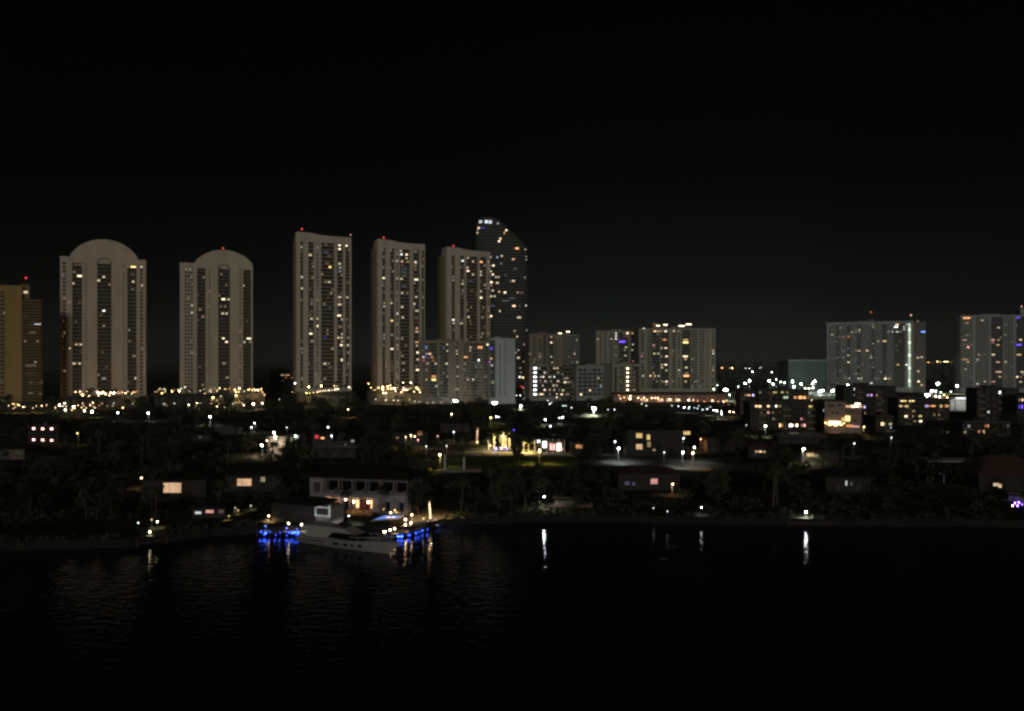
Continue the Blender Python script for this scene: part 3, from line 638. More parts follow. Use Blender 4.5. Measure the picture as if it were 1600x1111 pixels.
MB().box(-4, f.W + .3, -1.2, 22, g[1] + g[2] + .36, g[1] + g[2] + 1.1).build('roof_overhang', M['grey'], t)
t, f, g = TW('apartment_block', 'grey block cut by the right picture edge, with an orange lit top corner', 'building', 1501, 1008, 1640, 985, 493,
    [(1501, 'W'), (1520, 'P'), (1524, 'W'), (1545, 'P'), (1549, 'B'), (1567, 'P'), (1569, 'W'), (1583, 'P'), (1588, 'B'), (1604, 'P'), (1608, 'W'), (1634, 'P')],
    '''1510.6,497,18,O3,4;1511,504,7,O2;1535,502.6,8,W2;1585.6,496,10,V2,5;1588,509.5,4,L2;1561,514,6,W2;1511,526,7,W1;1507.5,532.8,11,P2;1512.5,542,6,P3;1506,539,4,P1;1512,538,4,P1;1520,541,4,P1;1552,532.7,7,P2,5;1548,534,8,P1;1561,532.7,6,Y1,5;1560,539,7,Y2;1595.6,532.7,6,W2,5;1593,541,12,V3;
    1593,554.5,10,Y2;1552.7,554.5,7,W2,6;1529,553.7,4,W2;1538.6,553.7,5,W0;1528,561,5,W2;1508,561,14,O2;1512,566,6,H2;1509.5,577,5,W2;1560,567.5,8,H2;1571.5,567.5,6,H2;1559,582.5,7,P2;1563.4,581,5,W2;1563,588,6,H2;1571,588,6,H0;1582,588,6,H0;1589.5,588.3,6,W3;1595.5,588.6,6,H1;1598,582.5,7,W2;
    1595.6,596,6,W2;1539.4,595,5,W2;1552.7,596,7,P2;1547,596,6,P1;1528,601.6,4,W3;1506,608,5,C1''', 24, 3.1, 'grey', 'slabgrey', nrand=14, cap=2.4, seed=72, base=6, randc='TTCW', wbay=3.4)
MB().box(f.u(1596), f.u(1625), 3, 15, g[1] + g[2] + .36, g[1] + g[2] + 8).build('penthouse', M['grey'], t)
ms = MB().tube([(f.u(1598), 3.5, g[1] + g[2] + 8), (f.u(1598), 3.5, g[1] + g[2] + 10.5)], .15, 6).build('lamp_mast', M['metal'], t); MB().ball((f.u(1598), 3.5, g[1] + g[2] + 11), .8).build('warning_lamp', emat('P0', True), ms)
# far sea green shed
fs = Front(1232, 1035, 1291, 1035)
t = thing('warehouse', 'distant plain sea green hall left of the long grey slab block', 'building', (fs.A.x, fs.A.y, ZL), fs.rz)
MB().box(0, fs.W, 0, 40, 0, fs.z(1250, 563.5) - ZL).build('wall', M['teal'], t)
MB().box(-.4, fs.W + .4, -.4, 40.4, fs.z(1250, 563.5) - ZL + .003, fs.z(1250, 563.5) - ZL + .8).build('roof', M['palegrey'], t)
for k in range(9): MB().box(fs.W * (k + .5) / 9 - .12, fs.W * (k + .5) / 9 + .12, -.15, -.003, 0, fs.z(1250, 564) - ZL).build('downpipe', M['teal'], t)

# ------------------------------------------------------------------ mid-rise quarter on the right
def block(label, pa, pb, Y, top, lits, wall='black', depth=14, nf=4, dY=0, name='apartment_house', glass='glass', nrand=2, seed=5, bays=None, rail=True):
    f = Front(pa, Y, pb, Y + dY)
    H = f.z(pa, top) - ZL
    n = bays or max(2, round(f.W / 5)); k = 'WB'
    st = [(pa + (pb - pa) * i / n, k[(i * 7 + seed) % 3 % 2]) for i in range(n)]
    return TW(name, label, 'building', pa, Y, pb, Y + dY, top, st, lits, depth, (H - 1.2) / nf, wall, 'slabdark' if wall in ('black', 'dim', 'darkgrey') else 'slab', glass, zb=ZL, base=.4, nrand=nrand, cap=.8, seed=seed, recess=1.3, randc='WHY')
block('dark house with an orange light line along its roof edge, above a lavender window', 1157, 1182, 610, 611.5, '1170,616,22,O3,2.4;1166,613.5,7,H1;1172,613,8,H2;1177,624,4,L3,5;1168,623,12,L0,5', nf=3, seed=4)
block('dark flats with one pale green and one long orange window', 1184, 1264, 640, 608.5, '1211,614.5,9,Y2;1222,614.5,8,Y2;1229,615,12,Y1;1188,615,4,W1;1202,615,4,O1;1228,625,11,G2,5;1243,624,8,O2,5;1251,624,9,O3,6;1258,624,6,O3,5;1264,624,3,H1', nf=4, seed=5)
block('wide dark flats with a row of warm windows and a white lit shop below', 1172, 1274, 470, 629, '''1183,635,9,H3,4;1188.5,635,7,H3,4;1201,635,8,H3,4;1212,634.5,9,W3,5;1219,635,5,W1;1200,645,8,P2,5;1209,645,4,H1;1217,646,3,Y0;1267.6,635.5,9,Y2,4;1210,655.5,6,Y2,4;1254,657,8,P2,5;
    1218,666,7,Y3,8;1222,670,6,O2;1236,666,9,C4,6;1244,665,9,W4,5;1256,665,9,P3,6;1243,671,8,P3,4;1265,644,4,T0;1206,623,5,V0''', nf=4, seed=6, wall='dim')
# floodlit pink house with the glowing fan-shaped entrance
ff = Front(1289, 455, 1346, 448)
t = thing('apartment_house', 'floodlit pink stucco house with a glowing half-round canopy', 'building', (ff.A.x, ff.A.y, ZL), ff.rz)
H = ff.z(1300, 628) - ZL
uc = ff.u(1322)
MB().box(0, uc - .6, 0, 12, 0, H).box(uc - .6, uc + .6, 1.2, 12, 0, H - .6).box(uc + .6, ff.W, .3, 12, 0, H - 1.6).build('wall', M['pink'], t)
MB().box(-.2, uc - .5, -.2, 12.2, H + .003, H + .5).box(uc + .5, ff.W + .2, .1, 12.2, H - 1.597, H - 1.1).build('roof', M['paleroof'], t)
for px, py, w, h in ((1299, 634, 10, 1.5), (1301, 645, 4, 1.4), (1308, 645.5, 4, 1.4), (1312, 633, 6, 1.3), (1330, 657, 3, 1.4), (1336.5, 657.5, 3, 1.4), (1331, 643, 8, .8), (1341, 645, 3, 1.3)):
    put('window', unit_box(M['glass']), t, (ff.u(px), -.02 if px < 1321 else .28, ff.z(px, py) - ZL), (w * .36, .06, h))
for px, py, w, h, c in ((1326, 635, 3.2, 1.2, 'H2'), (1333, 635, 2.4, 1.4, 'W3'), (1340, 633, 2.8, 2.2, 'W4'), (1344, 635, 2, 1.5, 'H2'), (1318, 655, 2.2, 2, 'Y2'), (1324, 654, 3.0, 3.2, 'Y3'), (1328, 665.5, 4, 1.4, 'O2'), (1337, 666.5, 4, 1, 'P2')):
    put('window', unit_box(emat(c)), t, (ff.u(px), -.03 if px < 1321 else .27, ff.z(px, py) - ZL), (w, .06, h)); prot(px, py, 8, 6, 450)
uc2 = ff.u(1304); zc2 = ff.z(1304, 660) - ZL; rr = 5.2
pts = [(uc2 + rr * math.cos(a), -.06 - 1.6 * math.sin(-a), zc2 + 1.9 * math.sin(a)) for a in [math.pi + math.pi * k / 14 for k in range(15)]]
can = MB().loft([[(x, -.05, z + .3), (x, y - .3, z), (x, y, z + .3)] for x, y, z in pts]).build('canopy', M['pink'], t)
MB().box(uc2 - 3.2, uc2 + 3.2, -.35, -.02, zc2 - 1.0, zc2 + .5).build('canopy_light', emat('W4'), can)
for k in range(9):
    x, y, z = pts[1 + k * 12 // 8]; MB().ball((x, y - .45, z + .2), .32).build('bulb', emat('Y1', True), can)
MB().box(uc2 - 2.3, uc2 + 2.3, -1.2, -.02, 0, 2.2).build('porch', M['pink'], t)
MB().box(uc2 - 3, uc2 + 3, -1.35, -1.2, .25, .55).build('step_light', emat('P1'), t)
prot(1304, 662, 34, 16, 452); FOOT.append((ff.A.x + ff.W / 2, ff.A.y + 6, 14)); prot(1317, 650, 54, 30, 449)
block('dark flats carrying a glowing purple sign', 1318, 1400, 575, 603, '1357,615.5,9,L2,4;1363,615.5,7,M3,4;1370,615.5,6,P2,4;1334,611,4,C3;1334,616,3,T2;1351,637,4,L3,5;1380,625,4,T0', nf=5, seed=8)
block('dark flats topped by an orange light line, with yellow window rows below', 1403, 1445, 505, 622, '''1412,624.6,14,Y3,2.6;1425,624.6,13,Y3,2.6;1408,637.7,8,Y2,4;1418,637.7,9,Y2,4;1416,649,11,W3,4;1428,647.5,8,H1,4;1438,648,9,Y2,4;1439,658,7,W3,4;1430,658,6,Y1,3;1417,668.5,14,C3,4;1410,667.5,8,W1;1425,669,6,H1''', nf=5, seed=9)
block('low dark house behind, edged by a thin red orange light line', 1434, 1484, 545, 627, '1442,629,15,O3,2;1457,629,17,O3,2;1448.5,637,8,L2,5;1473,636,9,Y2,5;1480,637,9,O2,5;1453,658.5,9,Y2,4', nf=3, seed=10)
block('black cube of flats under the grey block, with one cool white lamp', 1528, 1592, 520, 607, '1564,616,5,C3,6;1545,641,5,C2', nf=5, seed=13, nrand=0)
block('dark flats at the right picture edge with a deep violet glowing window', 1589, 1660, 505, 619, '1596,625,9,H2,6;1599,625,4,W3,3;1596,640.5,9,V3,8', nf=4, seed=14, nrand=0)
block('small house with an orange glowing arched doorway beside a dark wood', 1368, 1397, 455, 651, '1379.5,658,8,H3,7;1381,666,7,H3,5;1391.5,659,5,W1,4;1393,667,4,W2', nf=2, seed=15, wall='dim', nrand=0)
block('low house with a wide orange lit porch, below the black cube of flats', 1505, 1580, 430, 660, '1530,672,9,O3,6;1537,672,8,H3,6;1543,671,7,O3,6;1510,672,3,W1;1516,670,3,C1;1575,671,5,W0', nf=2, seed=16, wall='dim', nrand=0)
# white lit canopy
fp = Front(1492, 640, 1528, 640)
t = thing('station_canopy', 'flat canopy with a glaring white band beside the black cube of flats', 'canopy', (fp.A.x, fp.A.y, ZL), fp.rz)
zt = fp.z(1510, 621) - ZL
for x in (1, fp.W - 1):
    for y in (1, 8): MB().box(x - .3, x + .3, y, y + .6, 0, zt - 1.5).build('column', M['white'], t)
MB().box(0, fp.W, 0, 10, zt - 1.5, zt).build('roof', M['white'], t)
MB().box(.5, fp.W - .3, -.06, -.003, zt - 1.3, zt - .15).build('light_band', emat('C3'), t)
for k in range(6): MB().box(fp.W * (k + .3) / 6, fp.W * (k + .7) / 6, 2, 6, zt - 1.62, zt - 1.503).build('downlight', emat('C4'), t)
MB().box(.6, fp.W - 2, 9, 10, 0, zt - 2).build('back_wall', M['white'], t)
prot(1510, 625, 34, 10, 640); FOOT.append((fp.A.x + 8, fp.A.y + 5, 14))

# ------------------------------------------------------------------ far groves of uncounted trees, added to lift dark land towards the horizon glow
rg = random.Random(4)
for Y, hh in ((1330, 13), (1700, 15), (2300, 17), (3300, 24), (4800, 30)):
    mb = MB(); x = -Y * .9; k = 0
    x = Y * .08
    while x < Y * .9:
        w = rg.uniform(5, 13) * Y / 1500; h = hh * rg.uniform(.55, 1.12); d = rg.uniform(-.03, .03) * Y
        mb.ball((x, Y + d, ZL + h * .45), h * .56, 7, 5, 1); mb.ball((x + w * .4, Y + d - 3, ZL + h * .28), h * .42, 6, 5, .9); x += w
    o = mb.build('far_woods', M['grove']); o['kind'] = 'stuff'

# ------------------------------------------------------------------ lamps
rl = random.Random(5)
_sp = {}
POWER = [420, 1300, 3000, 6500, 13000]
def downlight(t, z, code, k=1.0, y=0.0):
    p = POWER[int(code[1])] * k
    if p < 100: return
    key = (code, k)
    if key not in _sp:
        d = bpy.data.lights.new('downlight', 'SPOT'); d.energy = p; d.color = [.35 + .65 * c for c in EC[code[0]]] if code[0] in 'WCG' else EC[code[0]]
        d.spot_size = R(156); d.spot_blend = .5; d.shadow_soft_size = .15; _sp[key] = d
    o = bpy.data.objects.new('downlight', _sp[key]); COL.objects.link(o); o.parent = t; o.location = (0, y, z)
def street_lamp(px, py, label, code='W2', h=6.5, zg=ZL, Y=None, r=.36, group=None, arm=True, name='street_lamp'):
    p = atY(px, py, Y) if Y else at(px, py, zg + h)
    h = p.z - zg
    t = thing(name, label, 'lamp', (p.x, p.y, zg), 0, group)
    pole = MB().tube([(0, .9 if arm else 0, 0), (0, .9 if arm else 0, h * .9), (0, .3 if arm else 0, h + .45)], [.13, .09, .06], 6).build('pole', M['metal'], t)
    if arm: MB().box(-.4, .4, -.35, .5, h + .42, h + .6).build('hood', M['metal'], t)
    MB().ball((0, 0, h), r, 10, 6).build('globe', emat(code, True), t); prot(px, py, 6, 6, p.y)
    downlight(t, h - r - .05, code, .6)
    return t
def garden_lamp(px, py, label, code='Y1', h=2.4, zg=ZL, Y=None, r=.3, group=None):
    p = atY(px, py, Y) if Y else at(px, py, zg + h)
    h = p.z - zg
    t = thing('garden_lamp', label, 'lamp', (p.x, p.y, zg), 0, group)
    MB().tube([(0, 0, 0), (0, 0, h - r * .6)], [.09, .06], 6).build('post', M['metal'], t)
    r *= rl.uniform(.62, 1.1)
    MB().ball((0, 0, h), r, 10, 6).build('globe', emat(code, True), t)
    MB().tube([(0, 0, h + r * .8), (0, 0, h + r * 1.35)], [r * .8, .03], 8).build('cap', M['metal'], t); prot(px, py, 5, 5, p.y)
    downlight(t, h - r - .05, code, .45 if h < 3.5 else .8)
    return t
def lamps(fn, txt, label, group, **kw):
    for e in txt.replace('\n', ' ').split(';'):
        p = [q.strip() for q in e.split(',')]
        if len(p) >= 3: fn(float(p[0]), float(p[1]), p[3] if len(p) > 3 else label, p[2], group=None if len(p) > 3 else group, **kw)
# raised gardens at the feet of the towers
def podium(label, pa, Ya, pb, Yb, ztop, m='dim', depth=26):
    f = Front(pa, Ya, pb, Yb)
    t = thing('podium', label, 'podium', (f.A.x, f.A.y, ZL), f.rz)
    MB().box(0, f.W, 0, depth, 0, ztop - ZL).build('wall', M[m], t)
    MB().box(-.2, f.W + .2, -.2, .2, ztop - ZL + .003, ztop - ZL + .9).build('parapet', M[m], t)
    n = max(3, int(f.W / 7))
    for k in range(n): MB().box(f.W * (k + .2) / n, f.W * (k + .8) / n, -.05, -.003, 2.2, ztop - ZL - 2.5).build('vent_opening', M['glass'], t)
    FOOT.append((*(f.A + f.d * f.W / 2), f.W * .5))
    return f
podium('raised stucco podium under the larger arched tower', 96, 676, 232, 688, 12)
podium('raised stucco podium under the arched tower with the red light', 236, 700, 415, 712, 13)
podium('raised podium under the leftmost slender tower, edged with small lights', 462, 688, 556, 706, 15)
podium('raised podium with yellow lit columns under the middle slender tower', 574, 745, 668, 760, 14)
podium('raised tan podium under the far left high-rise', -60, 632, 85, 650, 9)
lamps(garden_lamp, '129,617,O3;139,619,H2;154,614,W2;159,614,H2;165,615.5,H2;171,618,H1;173,613.5,W2;178,614,H3;154,618.5,H1;162,613,H1;125,611.5,W0', 'small warm garden lamp on the podium of the larger arched tower', 'podium lamps at the larger arched tower', zg=12, Y=684, r=.55)
lamps(garden_lamp, '233,624,Y3;241,617,Y1;249,622,Y3;253,614.5,Y2;264,616.5,Y2;259,620,W1;272,609,P0;280,611,Y3;281,622,H3;283,625,W2;289,624,Y1;289,605,W0;313,610.5,W0;328,611,W0;343,606,W0;320,615,Y2;333,621,Y2;339,625,Y0;345,619,W0;306,620,W0;367,609,O2;374,607,Y3;369,618,Y2;373,612,Y1;388,609,O2;394,609.5,H1;403,609.5,H2;399,609.5,H1;413,617,H0;410,613,O1', 'small warm garden lamp on the podium of the arched tower with the red light', 'podium lamps at the arched tower with the red light', zg=13, Y=706, r=.52)
lamps(garden_lamp, '482.5,604.5,Y3;502,603,Y3;479,614,Y2;484,614,Y1;490,613.5,Y1;496,612.5,W1;500,611.5,Y1;505,610.6,W1;509,610.5,W0;514,610,W1;519,609.5,W0;524,608.5,W1;528,608,W1;522,603,Y1;526,604,Y0;545,605,W1;548,607,W0;461,599,C1', 'small bright lamp in the row along the podium of the leftmost slender tower', 'lamps along the leftmost slender tower podium', zg=14.6, Y=686, r=.5)
lamps(garden_lamp, '598,605,Y3;598,609,Y2;606,604,Y2;606,608,Y2;610,602,Y1;611,607,Y2;616,607,H3;618,611,H2;630.5,606,P2;629,610,P2;633,609,H2;627,613,Y2;651,606,Y2;654,609,Y1;662,610,H1;642,598,W2;630,598,W1;599,614,W1;603,614,W1;576,599.5,Y2;647,612,H1;656,613,H1;661,613,H1;590,606,H1', 'small yellow lamp on the podium of the middle slender tower', 'podium lamps at the middle slender tower', zg=13.6, Y=746, r=.55)
lamps(garden_lamp, '35.6,632,Y2;45,630,Y2;58.7,625.6,W1;70,630,W3;93,633,W3;101,630,W2;112.5,628,Y1;102,640.6,W2;112.5,640.6,Y1;115,635.6,W3;122,633,H1;129,630,H1;131,634,P1;132,641.6,W2;143.5,643,W3;145,629.4,H2;183,628,G2;192,637,Y1;199,621,Y0;8,627,O1;28,633,Y1', 'bright lamp among the trees in front of the far left high-rise and larger arched tower', 'lamps below the far left towers', h=5, r=.45)
lamps(garden_lamp, '410,630,W2;396,631,W3;381,633,W1;368,629,H0;308,630,W2;295,632.6,W1;339,635,W1;372,622,Y1;407,625,W0;436.6,624,W0;458,613,Y2', 'small lamp among the trees in front of the arched tower with the red light', 'lamps below the arched tower with the red light', h=5.5, r=.42)
# street lamps, each told apart
SL = '''184,645,C2,white street lamp among trees in front of the larger arched tower
231.6,645.7,C3,bright white street lamp between the two arched towers at tree level
328,651,C3,glaring white street lamp above the dark trees left of the pale hip roof
398,661,C2,higher of two close white lamps left of the beige lit house
393,667.5,C1,lower and dimmer of two close white lamps left of the beige lit house
544,640,H3,orange tinged lamp in dark trees between the leftmost and middle slender towers
512.5,668,C2,cool white lamp above the small red light
518,681,C1,dim cool lamp beside the small red light
448,668,C0,faint lamp behind the beige lit house
705.6,647,H2,lone warm lamp in dark trees under the wide mid-rise block
767,652.4,Y2,yellow lamp of the pair under the pale grey stair end
632,674,H3,brightest of the warm lamps at the bend behind the park
642,680,Y2,yellow lamp beside the brightest one at the bend behind the park
648,682,W1,small white lamp at the bend behind the park
653,687.4,P1,lowest pinkish lamp at the bend behind the park
634,683,H1,dim lamp under the brightest one at the bend behind the park
684,681.6,P1,dim pinkish lamp left of the park
666,697.6,C0,faint white lamp by the path end left of the park
698,697,C0,faint white lamp on the path left of the park
709,675,C1,small cool lamp above the park path
860,666,C1,small cool lamp above the white lit pavilion
961,690,C1,smaller of two cool lamps beside the street right of the park
966.5,700.7,C3,bright cool lamp beside the street right of the park
1045.6,680.6,W1,small white lamp over the dark house with yellow windows
1068,685,C1,dim lamp below the yellow green lit window
1095,686,O2,orange lamp alone right of the house with yellow windows
1085,699,C2,bright cool lamp of the trio at the street bend
1082.6,708,H2,orange lamp of the trio at the street bend
1067,707,C2,white lamp of the trio at the street bend
1038,707,C0,faint lamp in trees beside the house with yellow windows
1196,666,G3,bright greenish white lamp before the wide dark flats
1255.6,701.6,W3,bright lamp over the lit garden wall near the right waterfront
1497,660,C3,bright cool lamp above the low house with orange porch
1350,667,Y2,yellow green lamp beside the floodlit pink house
1335,693,C0,dim lamp in trees below the floodlit pink house
1393,684,C0,very faint lamp in the dark wood at right
121,677,Y1,yellow garden light right of the house with six porch lights
687,710.6,Y3,glaring warm lamp beside the white gate posts at the park
843,704,Y3,bright yellow lamp on the park path near the white pavilion
221,747,H1,small warm lamp in trees above the large peach window
1051,756.5,H1,orange lamp glowing by the waterfront house with small panes'''
for ln in SL.split('\n'):
    a = ln.split(',', 3); street_lamp(float(a[0]), float(a[1]), a[3], a[2], h=6 if float(a[1]) < 740 else 3.5, r=rl.uniform(.2, .33))
for px, py, c, lb in ((428, 676, 'W3', 'upper of two stacked bright lamps on the corner of the beige lit house'), (430, 683, 'W3', 'lower of two stacked bright lamps on the corner of the beige lit house'), (409, 696, 'W3', 'bright lamp low to the left of the beige lit house'), (417, 688.5, 'H1', 'dim lamp between the low and the stacked lamps of the beige lit house'), (462, 681, 'G1', 'dim greenish lamp over the small porch right of the beige lit house')):
    street_lamp(px, py, lb, c, Y=343 if px < 440 else 356, r=.32)
# floodlight masts
def flood_mast(px, py, label, code, Y, w=1.4, group=None):
    p = atY(px, py, Y); h = p.z - ZL; w *= rl.uniform(.75, 1.15)
    t = thing('floodlight_mast', label, 'lamp', (p.x, p.y, ZL), 0, group)
    MB().tube([(0, .5, 0), (0, .5, h + .4)], [.22, .12], 7).build('pole', M['metal'], t)
    MB().box(-w * .75, w * .75, .3, .55, h - .12, h + .12).build('crossbar', M['metal'], t)
    for s in (-1, 1): MB().box(s * w * .42 - w * .3, s * w * .42 + w * .3, -.25, .29, h - .38, h + .38).build('lamp_head', emat(code, True), t)
    prot(px, py, 10, 8, Y); downlight(t, h - .5, code, 6.0 if Y < 830 else 2.5, -.3)
flood_mast(711.5, 626.5, 'left one of two glaring white floodlights on the avenue under the mid-rise block', 'C4', 716, 1.7)
flood_mast(773, 629.8, 'right one of two glaring white floodlights on the avenue under the mid-rise block', 'C4', 700, 1.7)
flood_mast(928, 638.2, 'glaring bluish white floodlight in trees below the louvred garage wing', 'C4', 590, 1.4)
flood_mast(1134, 609, 'glaring greenish white floodlight at the end of the orange arcade', 'G4', 800, 2.4)
flood_mast(814, 634, 'weaker floodlight beside the avenue left of the parking garage', 'G2', 660, 1.0)
flood_mast(1281, 611.6, 'large cool floodlight of the car park just left of the grey slab', 'C4', 930, 1.6)
flood_mast(1301, 610.5, 'greenish floodlight at the foot of the long grey slab', 'G4', 940, 1.5)
flood_mast(1313, 617, 'lowest large white floodlight at the foot of the long grey slab', 'C4', 850, 1.9)
flood_mast(1324.5, 601.5, 'bluish floodlight against the long grey slab wall', 'C3', 990, 1.2)
flood_mast(1449, 617, 'glaring warm white floodlight above the orange roof lines', 'W4', 760, 1.9)
flood_mast(1465.7, 599.5, 'tall left floodlight mast between the two grey blocks', 'C4', 980, 1.2)
flood_mast(1495.5, 602.5, 'tall right floodlight mast between the two grey blocks', 'C4', 960, 1.2)
for e in '1171,595,C3;1164.5,599,G3;1202,595,G4;1208,600,G3;1213,593,C2;1238.6,596,C4;1240.6,604.5,C3;1252,600,C4;1250,609.5,C3;1269.5,600,C3;1273.5,596,C4;1286,610,C3;1176,581,C3;1206,582,C2;1222,580,C3;1229,582.5,C3;1225,581,C2;1220,597,G2;1226,598,G2;1258,607,G2;1264,607,G2;1270,606,G2;1456,611,C3;1462,611,C2;1470,613,G1;1475,617,Y2;1480,621,Y2;1468,620,W2;1462,619,W2;1486,612,G1;1310,603,C2;1318,607,C2;1160,610,G1;1154,604,G1;1121,602,G1;1115,608,G2;1122,615,C2;1140,617,G2'.split(';'):
    a = e.split(','); px, py = float(a[0]), float(a[1]); Y = 1400 if py < 585 else 1000 if py < 605 else 860
    flood_mast(px, py, 'white lamp mast among many in the car park and yards between the blocks' if Y < 1200 else 'small white lamp mast far off beyond the car park', a[2], Y, .62, 'lamp masts of the car park and yards' if Y < 1200 else 'far white lamp masts')
for e in '1128,575,O3,1;1140,575,O3,1;1144.5,575,O4,1;1451,566,O3,2;1465,565.5,Y3,2;1469,565.5,Y2,2;1477,565,Y4,2;1481,564.6,Y3,2;1493,564.6,Y3,2;1171,575.5,C1,1;1165,575.5,C1,1;1188,575,C1,1;1456,567,O1,2;1486,566,O1,2'.split(';'):
    a = e.split(',')
    flood_mast(float(a[0]), float(a[1]), 'tiny orange highway lamp on the horizon between the two grey blocks' if a[3] == '2' else 'tiny lamp on the horizon right of the stepped grey block', a[2], 3600 if a[3] == '2' else 2800, 2.6, 'horizon lamps ' + a[3])
# small light points along the avenue and the verge in front of it
lamps(garden_lamp, '668,629.5,W0;677,629,G0;690,628.5,G0;587,624,C0;603,625,C1;615,625.5,C1;622,626,C0;640,624.5,G0;648,627,G0;655,628,G0;735,610,C0;740,613,C1;745,611,C1;750,613,W0;756,610,C0;744,617,W0;728,618,C0;762,617,C1;777,617.5,C1;783,617,W1;788,617,C1;792,618,C1;803,617,C1;807,618,C1;813,618,C1;800,625,C0;856,626,C1;859,631,C1;862,629,C0;880,634,G1;884,634,G0;893,637,G0;870,621,W1;852,655.6,C2;775,651,C2;779,651.5,C1;879,652,C2;874,653,C1', 'small cool light along the avenue between the mid-rise block and the parking garage', 'avenue lights', h=4.5, r=.38)
lamps(garden_lamp, '1003,631,G0;1010,634,G0;1050,634,C0;1060,635,C1;1069,636.5,C2;1077,636,C1;1085,637,C0;1090,638,T1;1098,640,C0;1105,639,C1;1115,641,C2;1120,641.5,C3;1128,646,C3;1140,643,H2;1146,644,H2;1092,634,C0;1076,638,T1;1110,636,T0;960,640,C1;950,640,C0;1127,642,C1;1135,626,Y1;1131,628,H1', 'small cool light in the yard below the orange arcade', 'yard lights below the arcade', h=4.5, r=.36)
lamps(garden_lamp, '1166,664,C0;1139,632,H0;1148,631,H0;1153,633,H0;1270,653,T0;1287,641,T0;1478,630,Y1;1484,628,Y2;1489,626,Y2;1470,632,Y0;1398,601,C0;1404,601,T0;1392,668,T0', 'faint small light among the dark flats of the right quarter', 'faint lights of the right quarter', h=4.5, r=.3)

# ------------------------------------------------------------------ houses
def house(label, pa, pb, pyb, pye, lits='', wall='dim', roof='roof', depth=11, rise=2.2, dY=0, nwin=3, flat=False, name='house', seed=1, over=.7, clear=False):
    Y = (CAMZ - ZL) * F / (pyb - HY)
    f = Front(pa, Y, pb, Y + dY); H = f.z(pa, pye) - ZL
    t = thing(name, label, 'house', (f.A.x, f.A.y, ZL), f.rz)
    MB().box(0, f.W, 0, depth, 0, H).build('wall', M[wall], t)
    a = over
    if flat: MB().box(-a, f.W + a, -a, depth + a, H + .003, H + .55).build('roof', M[roof], t)
    else:
        i = min(depth, f.W) * .45; rb = MB()
        b = [(-a, -a, H), (f.W + a, -a, H), (f.W + a, depth + a, H), (-a, depth + a, H)]
        c = [(x, y, H + .25) for x, y, z in b]
        d = [(i, depth / 2 - .3, H + rise), (f.W - i, depth / 2 - .3, H + rise), (f.W - i, depth / 2 + .3, H + rise), (i, depth / 2 + .3, H + rise)]
        rb.loft([b, c, d]).build('roof', M[roof], t)
    rnd = random.Random(seed)
    for k in range(nwin):
        x = f.W * (k + .5) / nwin
        fr = MB().box(x - .95, x + .95, -.08, -.003, 1, 2.5).build('window', M['white'] if wall != 'dim' else M['metal'], t)
        MB().box(x - .85, x + .85, -.12, -.083, 1.1, 2.4).build('pane', M['glass'], fr)
    MB().box(f.W * .5 - .5, f.W * .5 + .5, depth + .003, depth + .06, 0, 2.1).build('door', M['wood'], t)
    for (px, py, wp, code, hp) in parse(lits):
        Yp = f.Y(px); w = wp * .9 * Yp / F; h = (hp or 5) * .9 * Yp / F; u = f.u(px); z = f.z(px, py) - ZL
        fr = MB().box(u - w / 2 - .1, u + w / 2 + .1, -.15, -.004, z - h / 2 - .1, z + h / 2 + .1).build('window', M['metal'], t)
        p_ = MB(); n = max(1, round(w / 1.7))
        for q in range(n): p_.box(u - w / 2 + w * q / n + .04, u - w / 2 + w * (q + 1) / n - .04, -.2, -.152, z - h / 2, z + h / 2)
        p_.build('pane', emat(code), fr); prot(px, py, wp, hp or 5, Yp)
    FOOT.append((*(f.A + f.d * f.W / 2 + Vector((-f.d.y, f.d.x)) * depth / 2), max(f.W, depth) * .55))
    return t, f, H
house('dark house with one wide glowing peach picture window near the left waterfront', 222, 322, 778, 750, '269.5,762,31,H2,17', depth=13, seed=2)
house('dark house with a peach lit window half hidden by trees, left of the villa', 352, 440, 768, 743, '382,753.5,25,H2,12;411,749,8,W1,8', depth=12, seed=3)
house('dark two storey house with six bright porch lights in two rows', 44, 92, 696, 664, '53,669.5,4.5,P4,3;67,670,4.5,P4,3;81,670,4.5,P4,3;53,687,4.5,P4,3;67,687.5,4.5,P4,3;81,688,4.5,P4,3;71,663,4,L0,3', depth=12, nwin=3, seed=4, flat=True)
house('pale walled low house by the left picture edge', -30, 38, 718, 702, '', 'stucco', depth=12, seed=5)
house('beige house lit by two lamps stacked at its corner', 420, 447, 711, 684, '', 'stucco', 'paleroof', depth=10, flat=True, nwin=2, seed=6)
house('house with a pale lit hip roof in the dark trees', 338, 366, 680, 673, '', 'dim', 'paleroof', depth=12, rise=2.4, seed=7)
house('low pale house wall right of the beige lit house', 492, 556, 716, 699, '551,689,6,C1,4;540,695,4,W0,3', 'dim', 'paleroof', depth=10, seed=8)
house('small house with a red lit window and an orange one', 484, 520, 696, 676, '495,682.5,7,R2,6;504,684.5,6,O3,3', depth=10, nwin=2, seed=9)
house('small house with a greenish lit porch beside the beige lit house', 449, 478, 700, 678, '463,682.5,8,G2,4;450.5,684,3,G1,4', depth=10, nwin=2, seed=10)
house('dark house with two stacked yellow windows and a tall lit stair window', 980, 1066, 714, 672, '998.7,680.6,11,Y2,8;998.7,698,11,H2,9;1013,683,6,Y2,9;1014,694,6,Y1,9;1022,703,4,P2,3;1073,676.5,12,Y2,6', depth=14, nwin=0, seed=11)
house('low house with an orange lit window right of the white pavilion', 893, 940, 712, 690, '905,697.5,12,O2,6', depth=11, nwin=2, seed=12)
house('waterfront house with a many-paned pinkish lit window', 966, 1062, 766, 742, '1022,752,12,P2,9;980,755,8,L0,6;990,756,5,L0,5', roof='redroof', depth=14, nwin=0, seed=13)
